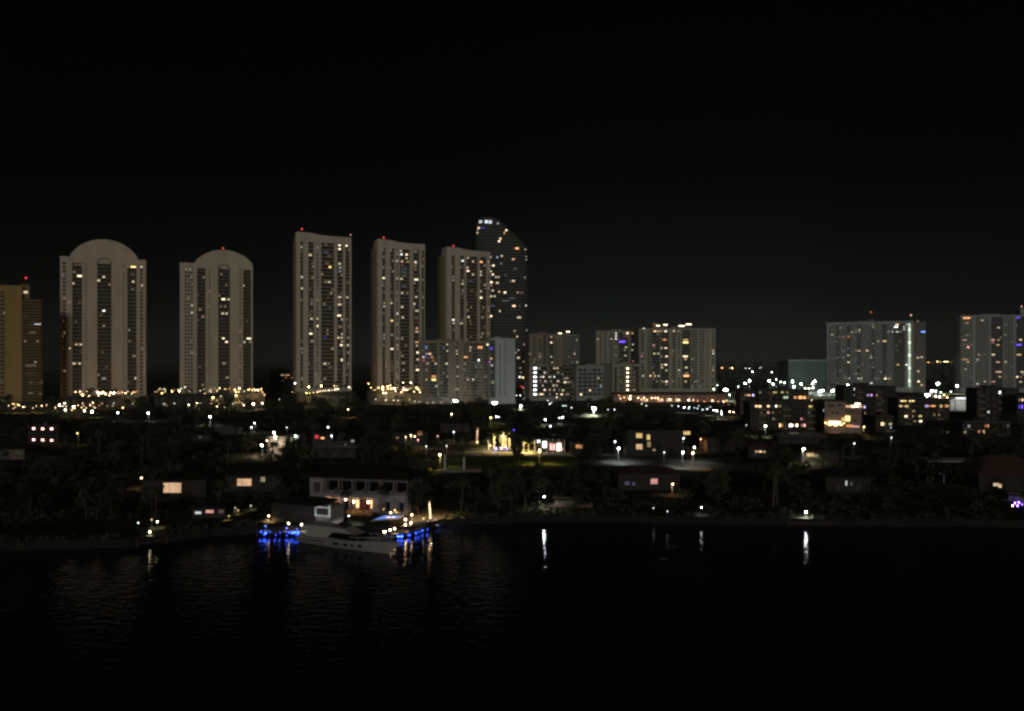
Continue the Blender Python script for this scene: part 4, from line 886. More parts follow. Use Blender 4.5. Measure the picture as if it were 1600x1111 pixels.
house('house with three dim orange lights under a low roof, above the street end', 1170, 1212, 716, 700, '1182,705.5,5,H2,3;1188,705.5,5,H3,3;1194,706,4,H2,3', depth=10, nwin=2, roof='redroof', seed=14)
house('house with a long lit garden wall near the right waterfront', 1255, 1310, 722, 704, '1266,710.5,12,Y2,6;1275,712,8,W1,5', 'dim', depth=11, nwin=1, seed=15)  # glowing panes stand in for the lamplit patch of wall
house('dark low house in the middle of the right waterfront', 1290, 1360, 770, 746, '1322,755,3,C2,8;1330,756,3,C0,6', depth=12, nwin=2, seed=16)
house('dim house with a red tiled roof at the right waterfront', 1530, 1640, 768, 744, '1556,757,10,W2,5;1562,759,6,H2,6', roof='redroof', depth=14, nwin=0, rise=6, seed=17)
house('dim house with warm porch lamps left of the park bend', 606, 668, 694, 676, '656,677,8,O1,7;621,684,5,H1,3', depth=11, nwin=2, seed=18)
house('dark ranch house among trees left of the far beige house', 296, 330, 690, 679, '313,683,6,T0,4', depth=11, nwin=2, seed=19)
house('unlit bungalow among trees below the wide mid-rise block', 688, 735, 676, 661, '', depth=11, nwin=3, seed=20)
house('unlit house right of the yellow windowed house', 1106, 1160, 708, 684, '', depth=12, nwin=3, seed=21)
house('long low pale roofed house below the wide dark flats', 1216, 1290, 694, 682, '1240,677,16,W0,2', roof='paleroof', depth=10, nwin=3, seed=22)
# dim pavilion frame at right
Yp = 268.0
t = thing('pavilion', 'dim pale open frame pavilion in the dark garden at right', 'pavilion', atY(1450, 700, Yp) * 1, 0); t.location.z = ZL
w_, zt = 75 / F * Yp, CAMZ - (722 - HY) / F * Yp - ZL
for i in range(4):
    for y in (0, 7): MB().box(w_ * i / 3 - .2, w_ * i / 3 + .2, y, y + .4, 0, zt).build('post', M['villa'], t)
MB().box(-.5, w_ + .5, -.5, 8, zt + .003, zt + .6).build('roof', M['villa'], t)
MB().box(-.1, w_ + .1, .5, 7, zt * .42, zt * .42 + .35).build('upper_floor', M['villa'], t)
FOOT.append((t.location.x + 8, Yp + 4, 12))

# white pavilion beyond the park path
Yp = 355.0
p0 = atY(836, 690, Yp)
t = thing('park_pavilion', 'white lit pavilion with glowing openings beyond the park lawn', 'pavilion', (p0.x, Yp, ZL), 0)
w_ = 46 / F * Yp; zt = CAMZ - (686 - HY) / F * Yp - ZL
MB().box(0, w_, 4, 9, 0, zt).build('wall', M['stucco'], t)
MB().box(-.4, w_ + .4, -.2, 9.4, zt + .003, zt + .5).build('roof', M['roof'], t)
for k in range(6): MB().tube([(w_ * k / 5, .2, 0), (w_ * k / 5, .2, zt)], .2, 8).build('column', M['white'], t)
for px, py, w, h, c in ((842, 691, 1.4, 1.2, 'C3'), (852, 696, 1.9, 2.7, 'C4'), (864, 700, 2.4, 2.8, 'P3'), (874, 700, 1.8, 3.4, 'W4'), (861, 696, 1.2, 1.5, 'P2'), (878, 703, 1.5, 1.5, 'P2')):
    put('window', unit_box(emat(c)), t, ((px - 836) / F * Yp, 3.9, CAMZ - (py - HY) / F * Yp - ZL), (w, .1, h)); prot(px, py, 8, 8, Yp)
FOOT.append((p0.x + 6, Yp + 5, 10))

# ------------------------------------------------------------------ villa on the water
YV = 219.0
fv = Front(487, 221, 637, 215)
t = thing('villa', 'grey two storey waterfront villa with lit red door and long upper balcony', 'villa', (fv.A.x, fv.A.y, ZL), fv.rz)
W = fv.W; He = fv.z(540, 745) - ZL; z1 = fv.z(540, 770) - ZL; xt = fv.u(508)
wall = MB()
wall.box(0, xt, -1.2, 13, 0, He)                                   # stair tower at the near corner
def wall_with(x0, x1, y0, y1, zb, zt, holes):                      # front wall with openings (x0,x1,z0,z1)
    xs_ = sorted({x0, x1} | {h[0] for h in holes} | {h[1] for h in holes})
    for a, b in zip(xs_, xs_[1:]):
        h = [q for q in holes if q[0] <= a and q[1] >= b]
        if not h: wall.box(a, b, y0, y1, zb, zt)
        else:
            if h[0][2] > zb: wall.box(a, b, y0, y1, zb, h[0][2])
            if h[0][3] < zt: wall.box(a, b, y0, y1, h[0][3], zt)
cols = [xt + (W - xt) * k / 6 for k in range(7)]
uph = [(cols[k] + .16, cols[k + 1] - .16, z1 + .25, He - 1.1) for k in range(6)]
wall_with(xt, W, 0, .5, z1, He, uph)
door_x = fv.u(565); loh = [(door_x - 3.2, door_x + 3.2, 0, 3.4)] + [(cols[k] + 1.1, cols[k + 1] - 1.1, .2, 3.0) for k in (0, 1, 4, 5)]
wall_with(xt, W, 0, .5, 0, z1, [h for h in loh])
wall.box(xt, W, 2.5, 13, 0, He)
wall.build('wall', M['villa'], t)
for h in uph: MB().box(h[0], h[1], 2.2, 2.3, h[2], h[3]).build('window', M['void'], t)
for h in loh[1:]: MB().box(h[0], h[1], 2.2, 2.3, h[2], h[3]).build('window', M['void'], t)
for z0, z2 in ((He - 4.4, He - 1.6),): MB().box(xt * .28, xt * .78, -1.3, -1.203, z0, z2).build('window', M['glass'], t)
MB().box(xt + .05, W + .3, -1.9, -.003, z1 - .75, z1).build('balcony_floor', M['villa'], t)
MB().box(xt + .05, W + .3, -1.9, -1.75, z1 + .003, z1 + .16).box(xt + .05, W + .3, -1.9, -1.78, z1 + .85, z1 + .98).build('balcony_rail', M['villa'], t)
for k in range(1, 7): MB().box(cols[k] - .35, cols[k] + .35, -2.0, -1.4, z1 + .163, z1 + 1.5).build('balcony_post', M['stucco'], t)
for k in range(0, 7): MB().tube([(cols[k] - (.4 if k == 6 else -.4), -1.6, 0), (cols[k] - (.4 if k == 6 else -.4), -1.6, z1 - .753)], .22, 8).build('column', M['villa'], t)
a = 1.4
MB().box(xt + .05, W + .5, -1.2, -.02, He - .62, He - .03).build('fascia', M['stucco'], t)
MB().loft([[(-a, -a - 1.4, He), (W + a, -a - 1.4, He), (W + a, 14, He), (-a, 14, He)], [(-a, -a - 1.4, He + .4), (W + a, -a - 1.4, He + .4), (W + a, 14, He + .4), (-a, 14, He + .4)],
           [(6, 6, He + 2.6), (W - 6, 6, He + 2.6), (W - 6, 7, He + 2.6), (6, 7, He + 2.6)]]).build('roof', M['roof'], t)
dr = MB().box(door_x - 1.5, door_x + 1.5, 2.3, 2.4, 0, 3.2).build('door', M['reddoor'], t)
for s in (-1, 1):
    MB().box(door_x + s * 2.2 - .36, door_x + s * 2.2 + .36, 2.2, 2.28, .6, 3.2).build('sidelight', emat('Y3'), dr)
    MB().box(door_x + s * 2.2 - .12, door_x + s * 2.2 + .12, -.5, -.3, 2.6, 3.0).build('wall_lantern', emat('H3', True), t)
for x in (cols[0] + 1.2, cols[1] - .2, cols[1] + 2.2): MB().box(x - .15, x + .15, -.4, -.1, 3.1, 3.4).build('wall_lantern', emat('H2', True), t)
prot(565, 783, 90, 34, 215); FOOT.append((fv.A.x + W / 2, fv.A.y + 6, 17))
tr = MB().poly([(*at(px, py, ZL).xy, ZL + .02) for px, py in ((530, 806), (582, 806), (578, 795), (546, 795))]); struct('patio', tr, M['terracotta'])
lamps(garden_lamp, '503,795,Y1;525,792,Y1;530,797,Y0;617,797,Y1;600,795,Y0', 'small yellow garden lamp in the planting before the villa', 'villa garden lamps', h=1.0, r=.16)
for px, py, c, lb in ((610.6, 801, 'H2', 'warm lamp behind the blue pool'), (633.5, 811.6, 'H2', 'warm lamp right of the blue pool'), (643.5, 804.5, 'H2', 'warm lamp lighting a trunk right of the blue pool'), (661.6, 810, 'W0', 'dim lamp at the foot of the light-wrapped palm'), (420, 806, 'H2', 'warm lamp glowing at the left dock corner')):
    garden_lamp(px, py, lb, c, h=1.6, r=.22)
# pool
P4 = [at(px, py, ZL) for px, py in ((583, 814.5), (622, 811), (629, 807), (600, 807.5))]
t = thing('swimming_pool', 'bright blue lit pool in front of the villa', 'pool', (P4[0].x, P4[0].y, ZL))
q = [(p.x - P4[0].x, p.y - P4[0].y, .35) for p in P4]; c = Vector((sum(p[0] for p in q) / 4, sum(p[1] for p in q) / 4, 0))
o_ = [tuple(c + (Vector(p) - c) * 1.12) for p in q]; lo = [(p[0], p[1], 0) for p in o_]; up = [(p[0], p[1], .30) for p in o_]
MB().loft([lo, up]).build('coping', M['path'], t)
MB().poly([(p[0], p[1], .32) for p in q]).build('pool_water', emat('K1', True) if False else emat('K2'), t)  # water surface itself glows, standing in for underwater pool lights
prot(607, 811, 44, 8, 204)
FOOT.append((P4[0].x + 4, P4[0].y + 2, 6))
# boat house with white framed end
Yb = 206.0
fb = Front(424, 206, 516, 199)
t = thing('boathouse', 'low dark boathouse with a bright white framed end beside the villa', 'boathouse', (fb.A.x, fb.A.y, ZL), fb.rz)
Hb = fb.z(470, 789) - ZL; xe = fb.u(492)
MB().box(0, xe, 0, 9, 0, Hb).build('wall', M['dim'], t)
MB().loft([[(-.6, -.8, Hb), (xe + 1, -.8, Hb), (xe + 1, 9.6, Hb), (-.6, 9.6, Hb)], [(-.6, -.8, Hb + .3), (xe + 1, -.8, Hb + .3), (xe + 1, 9.6, Hb + .3), (-.6, 9.6, Hb + .3)], [(3, 4, Hb + 1.5), (xe - 2.4, 4, Hb + 1.5), (xe - 2.4, 5, Hb + 1.5), (3, 5, Hb + 1.5)]]).build('roof', M['roof'], t)
xw0, xw1 = xe + .15, fb.W; za, zb_ = fb.z(505, 807) - ZL, fb.z(505, 792) - ZL
fr = MB()
for (x0, x1, zz0, zz1) in ((xw0, xw0 + .35, za, zb_), (xw1 - .35, xw1, za, zb_ + .5), (xw0 + .35, xw1 - .35, za, za + .35), (xw0 + .35, xw1 - .35, zb_ - .3, zb_ + .05)): fr.box(x0, x1, -.3, .1, zz0, zz1)
fr.build('frame', emat('C1'), t)  # frame glows itself; the light on its white paint is emission
MB().box(xw0 + .36, xw1 - .36, 0, .05, za + .36, zb_ - .31).build('glass_pane', M['glass'], t)
MB().box(xw0, xw1, .11, 6, 0, zb_).build('annex_wall', M['villa'], t)
prot(505, 799, 26, 20, 199); FOOT.append((fb.A.x + 8, fb.A.y + 5, 11))

# ------------------------------------------------------------------ boats
def sect(x, b, zk, zd, n=6, flare=.75, rake=0):
    pts = []
    for k in range(n + 1):
        s = k / n; pts.append((x - rake * (1 - s), -b * (s ** flare), zk + (zd - zk) * s))
    return pts[::-1] + [(p[0], -p[1], p[2]) for p in pts[1:]]
def yacht():
    st, bw = at(474, 846, 0), at(613, 866, 0)
    d = bw - st; Ln = d.length; rz = math.atan2(d.y, d.x)
    t = thing('yacht', 'long pale motor yacht moored bow out in front of the villa', 'yacht', (st.x, st.y, 0), rz)
    hb = [(0, 2.7, -.6, 2.0), (.12, 3.0, -.8, 2.05), (.35, 3.15, -.9, 2.25), (.6, 2.9, -.85, 2.5), (.8, 2.0, -.7, 2.75), (.92, 1.0, -.5, 2.9), (1.0, .10, -.3, 3.0)]
    MB().loft([sect(Ln * u + max(0, u - .7) * 9, b, zk, zd, rake=max(0, u - .6) * 10.5) for u, b, zk, zd in hb]).build('hull', M['hull'], t)
    # bulwark line, deckhouse, windscreen, flybridge
    def house_(ring_list, nm, m): return MB().loft([[(x, s * y, z) for x, y, z, s in r] for r in ring_list]).build(nm, m, t)
    def plate(x0, x1, w0, w1, z): return [(x0, -1 * w0, z), (x1, -1 * w1, z), (x1, w1, z), (x0, w0, z)]
    MB().loft([plate(Ln * .10, Ln * .74, 2.5, 1.7, 2.3), plate(Ln * .13, Ln * .66, 2.3, 1.7, 4.0)]).build('deckhouse', M['hull'], t)
    gl = MB().loft([plate(Ln * .36, Ln * .735, 2.50, 1.80, 2.5), plate(Ln * .42, Ln * .672, 2.44, 1.82, 3.85)]).build('windscreen', M['void'], t)
    MB().loft([plate(Ln * .06, Ln * .62, 2.5, 2.0, 4.003), plate(Ln * .08, Ln * .58, 2.5, 2.0, 4.35), plate(Ln * .10, Ln * .52, 2.3, 1.9, 4.95)]).build('flybridge', M['hull'], t)
    MB().loft([plate(Ln * .43, Ln * .52, 1.9, 1.8, 4.96), plate(Ln * .44, Ln * .48, 1.8, 1.7, 5.6)]).build('flybridge_screen', M['glass'], t)
    for u, w in ((.47, 1.5), (.57, 1.1), (.64, .6), (.72, 1.0)):
        for s in (-1, 1):
            b = 3.03 - max(0, u - .35) ** 1.7 * 3.2
            MB().box(Ln * u - w / 2, Ln * u + w / 2, s * (b + .06) - .06, s * (b + .06) + .06, 1.25, 1.75).build('porthole', M['void'], t)
    MB().box(Ln * .10, Ln * .34, -3.14, -3.02, 1.45, 1.66).build('hull_stripe', M['glass'], t)
    MB().box(-1.6, 0, -2.4, 2.4, .35, .55).build('swim_platform', M['deck'], t)
    rail = MB().tube([(Ln * .62, -2.75, 3.35), (Ln * .8, -2.05, 3.65), (Ln * .93, -.95, 3.9), (Ln + .9, 0, 4.05), (Ln * .93, .95, 3.9), (Ln * .8, 2.05, 3.65), (Ln * .62, 2.75, 3.35)], .05, 5).build('bow_rail', M['white'], t)
    for u, b, z in ((.7, 2.5, 2.7), (.8, 2.05, 2.85), (.9, 1.25, 3.05)):
        for s in (-1, 1): MB().tube([(Ln * u, s * b, z), (Ln * u, s * b, z + .78)], .03, 5).build('stanchion', M['white'], rail)
yacht()
def small_boat(label, pa, ya, pb, yb, m, beam, free, cabin=True, light=None, name='motorboat', z=0, screen=True):
    a, b = at(pa, ya, z), at(pb, yb, z); d = b - a; Ln = d.length
    t = thing(name, label, 'boat', (a.x, a.y, z), math.atan2(d.y, d.x))
    hb = [(0, beam * .42, -.2, free * .9), (.4, beam * .5, -.3, free), (.75, beam * .4, -.2, free * 1.1), (.95, beam * .14, .1, free * 1.25), (1, .03, .4, free * 1.3)]
    MB().loft([sect(Ln * u, b_, zk, zd, 4) for u, b_, zk, zd in hb]).build('hull', M[m], t)
    def plate(x0, x1, w0, w1, z): return [(x0, -w0, z), (x1, -w1, z), (x1, w1, z), (x0, w0, z)]
    if cabin:
        MB().loft([plate(Ln * .25, Ln * .75, beam * .36, beam * .26, free), plate(Ln * .3, Ln * .62, beam * .32, beam * .24, free + 1.3)]).build('cabin', M[m], t)
        MB().loft([plate(Ln * .23, Ln * .6, beam * .36, beam * .28, free + 2.0), plate(Ln * .24, Ln * .59, beam * .35, beam * .27, free + 2.15)]).build('hardtop', M[m], t)
        for u in (.28, .56):
            for s in (-1, 1): MB().tube([(Ln * u, s * beam * .3, free + .9), (Ln * u, s * beam * .3, free + 2.0)], .05, 5).build('post', M['metal'], t)
    if screen: MB().loft([plate(Ln * .42, Ln * .56, beam * .27, beam * .23, free * 1.02), plate(Ln * .42, Ln * .48, beam * .22, beam * .19, free + .75)]).build('windscreen', M['void'], t)
    return t
small_boat('dim tan cabin boat moored at the dark shore right of centre', 846, 799, 926, 803, 'boat', 4.4, 2.4)
small_boat('white open boat lifted beside the boathouse, dark windscreen', 500, 820, 538, 812, 'white', 3.4, .9, cabin=False, z=2.25)
small_boat('boat under a pale violet cover at the right picture edge', 1566, 790, 1612, 796, 'villa', 4.0, 2.2)

# ------------------------------------------------------------------ docks with their lamps
def dock(label, pts, z=1.1):
    P = [at(px, py, z) for px, py in pts]; o = P[0]
    t = thing('dock', label, 'dock', (o.x, o.y, 0))
    q = [(p.x - o.x, p.y - o.y, z - .25) for p in P]
    mb = MB().extr(q, (0, 0, .25)); mb.build('deck', M['deck'], t)
    for p in q: MB().tube([(p[0], p[1], -2), (p[0], p[1], z + .7)], .18, 7).build('pile', M['wood'], t)
    return t
def dock_xy(label, P, z=1.1):
    o = P[0]; t = thing('dock', label, 'dock', (o[0], o[1], 0)); q = [(p[0] - o[0], p[1] - o[1], z - .25) for p in P]
    MB().extr(q, (0, 0, .25)).build('deck', M['deck'], t)
    for p in q: MB().tube([(p[0], p[1], -2), (p[0], p[1], z + .7)], .18, 7).build('pile', M['wood'], t)
Xat = lambda px, Y: (px - CX) / F * Y
dock_xy('wooden dock with blue lights left of the yacht', [(Xat(402, 195.6), 195.6), (Xat(500, 195.6), 195.6), (Xat(500, 198.7), 198.7), (Xat(402, 198.7), 198.7)])
RD = [at(px, py, .5) + Vector((0, .35, 0)) for px, py in ((612, 839.5), (640, 836), (662, 829), (693, 819))]
dock_xy('wooden dock with blue lights right of the yacht', [(p.x, p.y) for p in RD] + [(p.x, p.y) for p in (at(690, 813, ZL), at(664, 819, ZL), at(620, 824, ZL))])
dock('small dark dock by the tan cabin boat', [(836, 799), (930, 797), (930, 806), (836, 808)])
dock('low dock with two lamps before the house at far left water edge', [(205, 842), (250, 836), (262, 841), (215, 849)])
dock('dark dock on the right waterfront', [(1230, 808), (1300, 808), (1300, 817), (1230, 817)])
dock('dock with violet lights at the right picture edge', [(1566, 804), (1640, 806), (1640, 811), (1566, 809)])
def dock_lamp(px, py, label, code, h=.9, r=.16, group=None, zd=1.1, Y=None):
    p = atY(px, py, Y) if Y else at(px, py, zd + h)
    if Y: p.z = max(p.z, zd + .2); h = p.z - zd
    t = thing('dock_lamp', label, 'lamp', (p.x, p.y, zd), 0, group)
    MB().tube([(0, 0, 0), (0, 0, h - .1)], .06, 6).build('post', M['metal'], t)
    MB().ball((0, 0, h), r, 10, 6).build('globe', emat(code, True), t); prot(px, py, 5, 5, p.y)
    if zd > .5: downlight(t, h - r - .05, code, .12)
def dlist(txt, label, group, **kw):
    for e in txt.split(';'):
        a = e.split(','); dock_lamp(float(a[0]), float(a[1]), label, a[2], group=group, **kw)
dlist('451,818,W2;471,819.5,W2;481,821,W2;491.5,822,W2', 'warm white lamp in the row on the seawall left of the yacht', 'seawall lamps left of the yacht', Y=196.2)
dlist('600,831,W2;602.5,830.6,W1;609.5,828,W2;616.5,826,W2;633.5,820,W2;642,817,W2', 'warm white lamp in the row on the seawall right of the yacht', 'seawall lamps right of the yacht', zd=1.1, h=1.2)
dlist('415,822,K2;448,825,B3;464,827,B3', 'blue dock lamp left of the yacht', 'blue dock lamps left of the yacht', Y=196.2)
dlist('415,833,B4;413,835,B3;431,836,B2;461,832,B4;457,832.5,B4;452,832,B3;448,836,B2;464,836,B3;408,831,B3;422,831,B2;438,832,B2;466,833,B4', 'blue light at the water under the dock left of the yacht', 'blue water lights left of the yacht', Y=195.2, zd=-.2, r=.2)
dlist('628,838,B4;625,839,B3;640,836,B3;637,836.5,B2;650,833,B3;655,831,B2;660,829,B3;622,838,B4;668,827,B2', 'blue light at the water under the dock right of the yacht', 'blue water lights right of the yacht', h=.7, zd=-.2, r=.22)
dlist('670,815.6,K2;679.6,812.5,K2', 'pale blue lamp on the dock end right of the yacht', 'pale blue dock end lamps', h=.7)
dock_lamp(685, 821, 'blue lamp under the dock end beneath the light-wrapped palm', 'B2', zd=.15, h=.35, r=.2)
dock_lamp(246, 815, 'white lamp on the left garden terrace by the water', 'W2', zd=ZL, h=1.6); dock_lamp(234, 831, 'white lamp at the foot of the left garden steps', 'W2', zd=ZL, h=.8); dock_lamp(216, 817, 'dim lamp on the left garden terrace by the water', 'G0', zd=ZL, h=1.5)
dock_lamp(237, 812, 'dim lamp in a shrub on the left garden terrace', 'Y0', zd=ZL, h=1.8)
dock_lamp(850.5, 776, 'white lamp on a pole above the tan cabin boat', 'C4', h=4.5, r=.15, zd=1.1)
dock_lamp(1259, 800, 'white lamp over the dark dock on the right waterfront', 'C4', h=2.4, r=.15); dock_lamp(1021, 794, 'tiny lamp on the dark shore, first of three', 'C0', zd=ZL, h=1.5, r=.12); dock_lamp(1043, 799, 'tiny lamp on the dark shore with a pale patch below', 'C0', zd=ZL, h=1.5, r=.12); dock_lamp(1096, 793, 'brightest tiny lamp on the dark shore right of the three', 'C2', zd=ZL, h=2, r=.14)
dlist('1586,786,V4;1592,785,V4;1597,788,V3;1590,790,V4', 'violet lamp on the dock at the right picture edge', 'violet dock lamps', h=1.2)
dock_lamp(1582, 790, 'warm lamp beside the violet dock lamps', 'H2', h=1.2)
bl = bpy.data.lights.new('dock_glow', 'POINT'); bl.energy = 14; bl.color = (.04, .10, 1); bl.shadow_soft_size = .2  # added unseen point lights, spreading blue glow over the water
for o in [q for q in list(COL.objects) if q.get('group') in ('blue water lights left of the yacht', 'blue water lights right of the yacht')]:
    q = bpy.data.objects.new('dock_glow', bl); COL.objects.link(q); q.parent = o; q.location = (0, -.9, .9)
# lit outdoor kitchen strip left of the boathouse
house('low bar with a white and a pink lit counter in the left waterside garden', 300, 352, 809, 794, '310,801,11,C2,4;328,799,14,P2,5;346,799,8,H0,5', depth=5, nwin=0, flat=True, name='garden_bar', seed=30)
lamps(garden_lamp, '367.5,793.5,W0;357.5,806,Y0;372,797,Y0;392,790,W0', 'faint lamp in the shrubs left of the boathouse', 'shrub lamps left of the boathouse', h=1.2, r=.14)

garden_lamp(545, 806, 'added pale lamp brightening the white open boat beside the yacht', 'C2', h=2.6, r=.14)  # made-up lamp, put here to brighten the white boat
# gate posts, park wall
for px, y0, y1, lb in ((695, 712, 738, 'taller white gate post at the park corner beside the warm lamp'), (725, 716, 735.5, 'shorter white gate post at the park corner')):
    p = at(px, y1, ZL); h = CAMZ - (y0 - HY) / F * p.y - ZL
    t = thing('gate_post', lb, 'post', (p.x, p.y, ZL)); MB().box(-.42, .42, -.42, .42, 0, .6).build('plinth', M['white'], t)
    MB().box(-.28, .28, -.28, .28, .603, h).build('shaft', M['white'], t); MB().box(-.38, .38, -.38, .38, h + .003, h + .25).build('cap', M['white'], t)
    prot(px, (y0 + y1) / 2, 5, y1 - y0, p.y)
a, b = at(680, 738.5, ZL), at(752, 737, ZL); d = b - a
t = thing('garden_wall', 'low pale wall running between the white gate posts', 'wall', (a.x, a.y, ZL), math.atan2(d.y, d.x)); MB().box(0, d.length, -.9, -.5, 0, .9).build('masonry', M['stucco'], t); MB().box(-.1, d.length + .1, -1, -.4, .903, 1.05).build('coping', M['path'], t)
prot(716, 737, 70, 4, a.y)

# ------------------------------------------------------------------ trees
def leaf_quads(mb, c, r, n, s, rnd, flat=.75):
    for _ in range(n):
        while True:
            p = Vector((rnd.uniform(-1, 1), rnd.uniform(-1, 1), rnd.uniform(-1, 1)))
            if .25 < p.length < 1: break
        p = Vector((p.x * r, p.y * r, p.z * r * flat)) + Vector(c)
        a = Vector((rnd.gauss(0, 1), rnd.gauss(0, 1), rnd.gauss(0, 1))).normalized(); b = a.orthogonal().normalized() * s * rnd.uniform(.6, 1.2); a = a * s * rnd.uniform(.5, 1)
        mb.poly([p - a, p - b * .55, p + a, p + b * .55])
def broadleaf(seed, kind):
    rnd = random.Random(seed); H = 10
    tr = MB(); tr.tube([(0, 0, 0), (rnd.uniform(-.3, .3), rnd.uniform(-.3, .3), 2.2), (rnd.uniform(-.6, .6), rnd.uniform(-.6, .6), 5.5)], [.38, .28, .12], 7)
    cr = MB(); n = 17; rad = {'round': 4.2, 'wide': 5.6, 'tall': 2.9}[kind]
    for k in range(n):
        q = rnd.uniform(0, 2 * math.pi); e_ = rnd.uniform(.15, 1) ** .6; zz = rnd.uniform(-.85, 1)
        c = (rad * e_ * math.cos(q) * math.sqrt(max(.1, 1 - zz * zz * .8)), rad * e_ * math.sin(q) * math.sqrt(max(.1, 1 - zz * zz * .8)), {'round': 6, 'wide': 5.6, 'tall': 6}[kind] + zz * {'round': 3.1, 'wide': 2.3, 'tall': 4}[kind])
        leaf_quads(cr, c, rnd.uniform(.9, 1.7), 42, .42, rnd)
        if k % 3 == 0: tr.tube([(0, 0, 2.4 + rnd.random()), (c[0] * .5, c[1] * .5, 2.2 + c[2] * .4), (c[0] * .9, c[1] * .9, c[2])], [.16, .1, .04], 5)
    return tr, cr
def palm(seed, h):
    rnd = random.Random(seed); tr = MB(); b = rnd.uniform(-.8, .8); d = rnd.uniform(-.6, .6)
    tr.tube([(0, 0, 0), (b * .3, d * .3, h * .4), (b, d, h)], [.30, .2, .16], 7)
    cr = MB()
    for k in range(19):
        q = 2 * math.pi * k / 19 + rnd.uniform(-.2, .2); lift = rnd.uniform(-.25, 1.1); ln = rnd.uniform(2.3, 3.2); dx, dy = math.cos(q), math.sin(q); prev = None
        for s in range(8):
            u = s / 7; r_ = ln * u * (1 - .12 * u); z = h + lift * ln * u - 2.2 * u * u * ln * .42
            p = Vector((b + dx * r_, d + dy * r_, z))
            if prev is not None:
                w = .62 * math.sin(math.pi * min(1, u * .92 + .06)) + .08; sd = Vector((-dy, dx, 0)) * w
                for sgn in (-1, 1):
                    cr.poly([prev, prev * .55 + p * .45 + sd * sgn * .75 - Vector((0, 0, .22 * w)), p + sd * sgn - Vector((0, 0, .42 * w)), p])
            prev = p
    return tr, cr
TREES = {}
kinds = []
for i, (k, m) in enumerate((('round', 'leaf'), ('wide', 'leaf3'), ('tall', 'leaf2'), ('round', 'leaf3'), ('wide', 'leaf'), ('round', 'leaf2'))):
    tr, cr = broadleaf(50 + i, k); kinds.append(('broadleaf_tree', tr.mesh('trunk', M['bark']), cr.mesh('crown', M[m]), {'round': 4.6, 'wide': 6.2, 'tall': 3.4}[k], 10))
for i, h in enumerate((8.5, 10.5, 7)):
    tr, cr = palm(70 + i, h); kinds.append(('palm_tree', tr.mesh('trunk', M['palmbark'], True), cr.mesh('crown', M['frond']), 3.2, h + 1))
NT = 0
proto = {}
def plant(i, x, y, zg, s, rz, label, group):
    global NT
    nm, tm, cm, rad, ht = kinds[i]
    t = thing(nm, label, 'palm' if nm == 'palm_tree' else 'tree', (x, y, zg), rz, group); t.scale = (s, s, s)
    put('trunk', tm, t); put('crown', cm, t); NT += 1
    return t
rt = random.Random(99)
def zone(n, px0, px1, py0, py1, hmin, hmax, label, palms=.25, zg=ZL, grp=None, tries=40, plabel=None):
    made = 0
    for _ in range(n * tries):
        if made >= n: break
        px, py = rt.uniform(px0, px1), rt.uniform(py0, py1)
        p = at(px, py, zg); is_p = rt.random() < palms
        i = rt.choice((6, 7, 8)) if is_p else rt.randrange(6)
        nm, tm, cm, rad, ht = kinds[i]; s = rt.uniform(hmin, hmax) / ht
        if any((p.x - fx) ** 2 + (p.y - fy) ** 2 < (fr_ + rad * s * .55) ** 2 for fx, fy, fr_ in FOOT): continue
        top = HY + (CAMZ - zg - ht * s) * F / p.y; bot = py; hw = rad * s * F / p.y
        cb = top + (bot - top) * (.35 if is_p else .78)
        bad = False
        for (qx, qy, w, h, Yq) in PROT:
            if Yq > p.y - 2 and ((abs(qx - px) < hw * .88 + w * .5 and top - h * .3 < qy < cb) or (abs(qx - px) < 2 and cb <= qy < bot)): bad = True; break
        if bad: continue
        plant(i, p.x, p.y, zg, s, rt.uniform(0, 6.28), (plabel or label.replace('broadleaf tree', 'palm')) if is_p else label, (grp or label) + (' palms' if is_p else '')); made += 1
    return made
for x_ in range(655, 905, 11): prot(x_, 719, 10, 16, 345)
for x_ in range(945, 1160, 11): prot(x_, 724, 10, 8, 335)
# string-light palms in the park
def wrapped_palm(px, pyb, pyt, label, code, Y=None, up=None):
    Y = Y or at(px, pyb, ZL).y; x = (px - CX) / F * Y
    h = CAMZ - (pyt - HY) / F * Y - ZL; i = 6; nm, tm, cm, rad, ht = kinds[i]; s = h / 8.5
    t = plant(i, x, Y, ZL, s, rt.uniform(0, 6.28), label, None)
    hz = h / s
    pts = []; n = 90
    for k in range(n + 1):
        u = .05 + .85 * k / n; a = k * .75; pts.append((0.0, 0.0, u, a))
    mb = MB(); tr_ = [(0, 0, 0), None]
    v = tm.vertices; b = Vector((sum(v[14 + j].co.x for j in range(7)) / 7, sum(v[14 + j].co.y for j in range(7)) / 7, 0)); c1 = Vector((sum(v[7 + j].co.x for j in range(7)) / 7, sum(v[7 + j].co.y for j in range(7)) / 7, 0))
    path = []
    for _, _, u, a in pts:
        c = (c1 * (u / .4)) if u < .4 else c1 + (b - c1) * ((u - .4) / .6); r_ = .36 - .14 * u
        path.append((c.x + r_ * math.cos(a), c.y + r_ * math.sin(a), u * 8.5))
    mb.tube(path, .075, 4).build('light_string', emat(code, True), t)
    prot(px, (pyb + pyt) / 2, 6, pyb - pyt, Y)
    downlight(t, h * .8 / s, code[0] + '2', 2.2, -1.2)  # added unseen spot, brightens the lawn on behalf of the light strings
    if up:
        MB().ball((.7, -.9, .4), .3).build('uplight', emat(up, True), t)
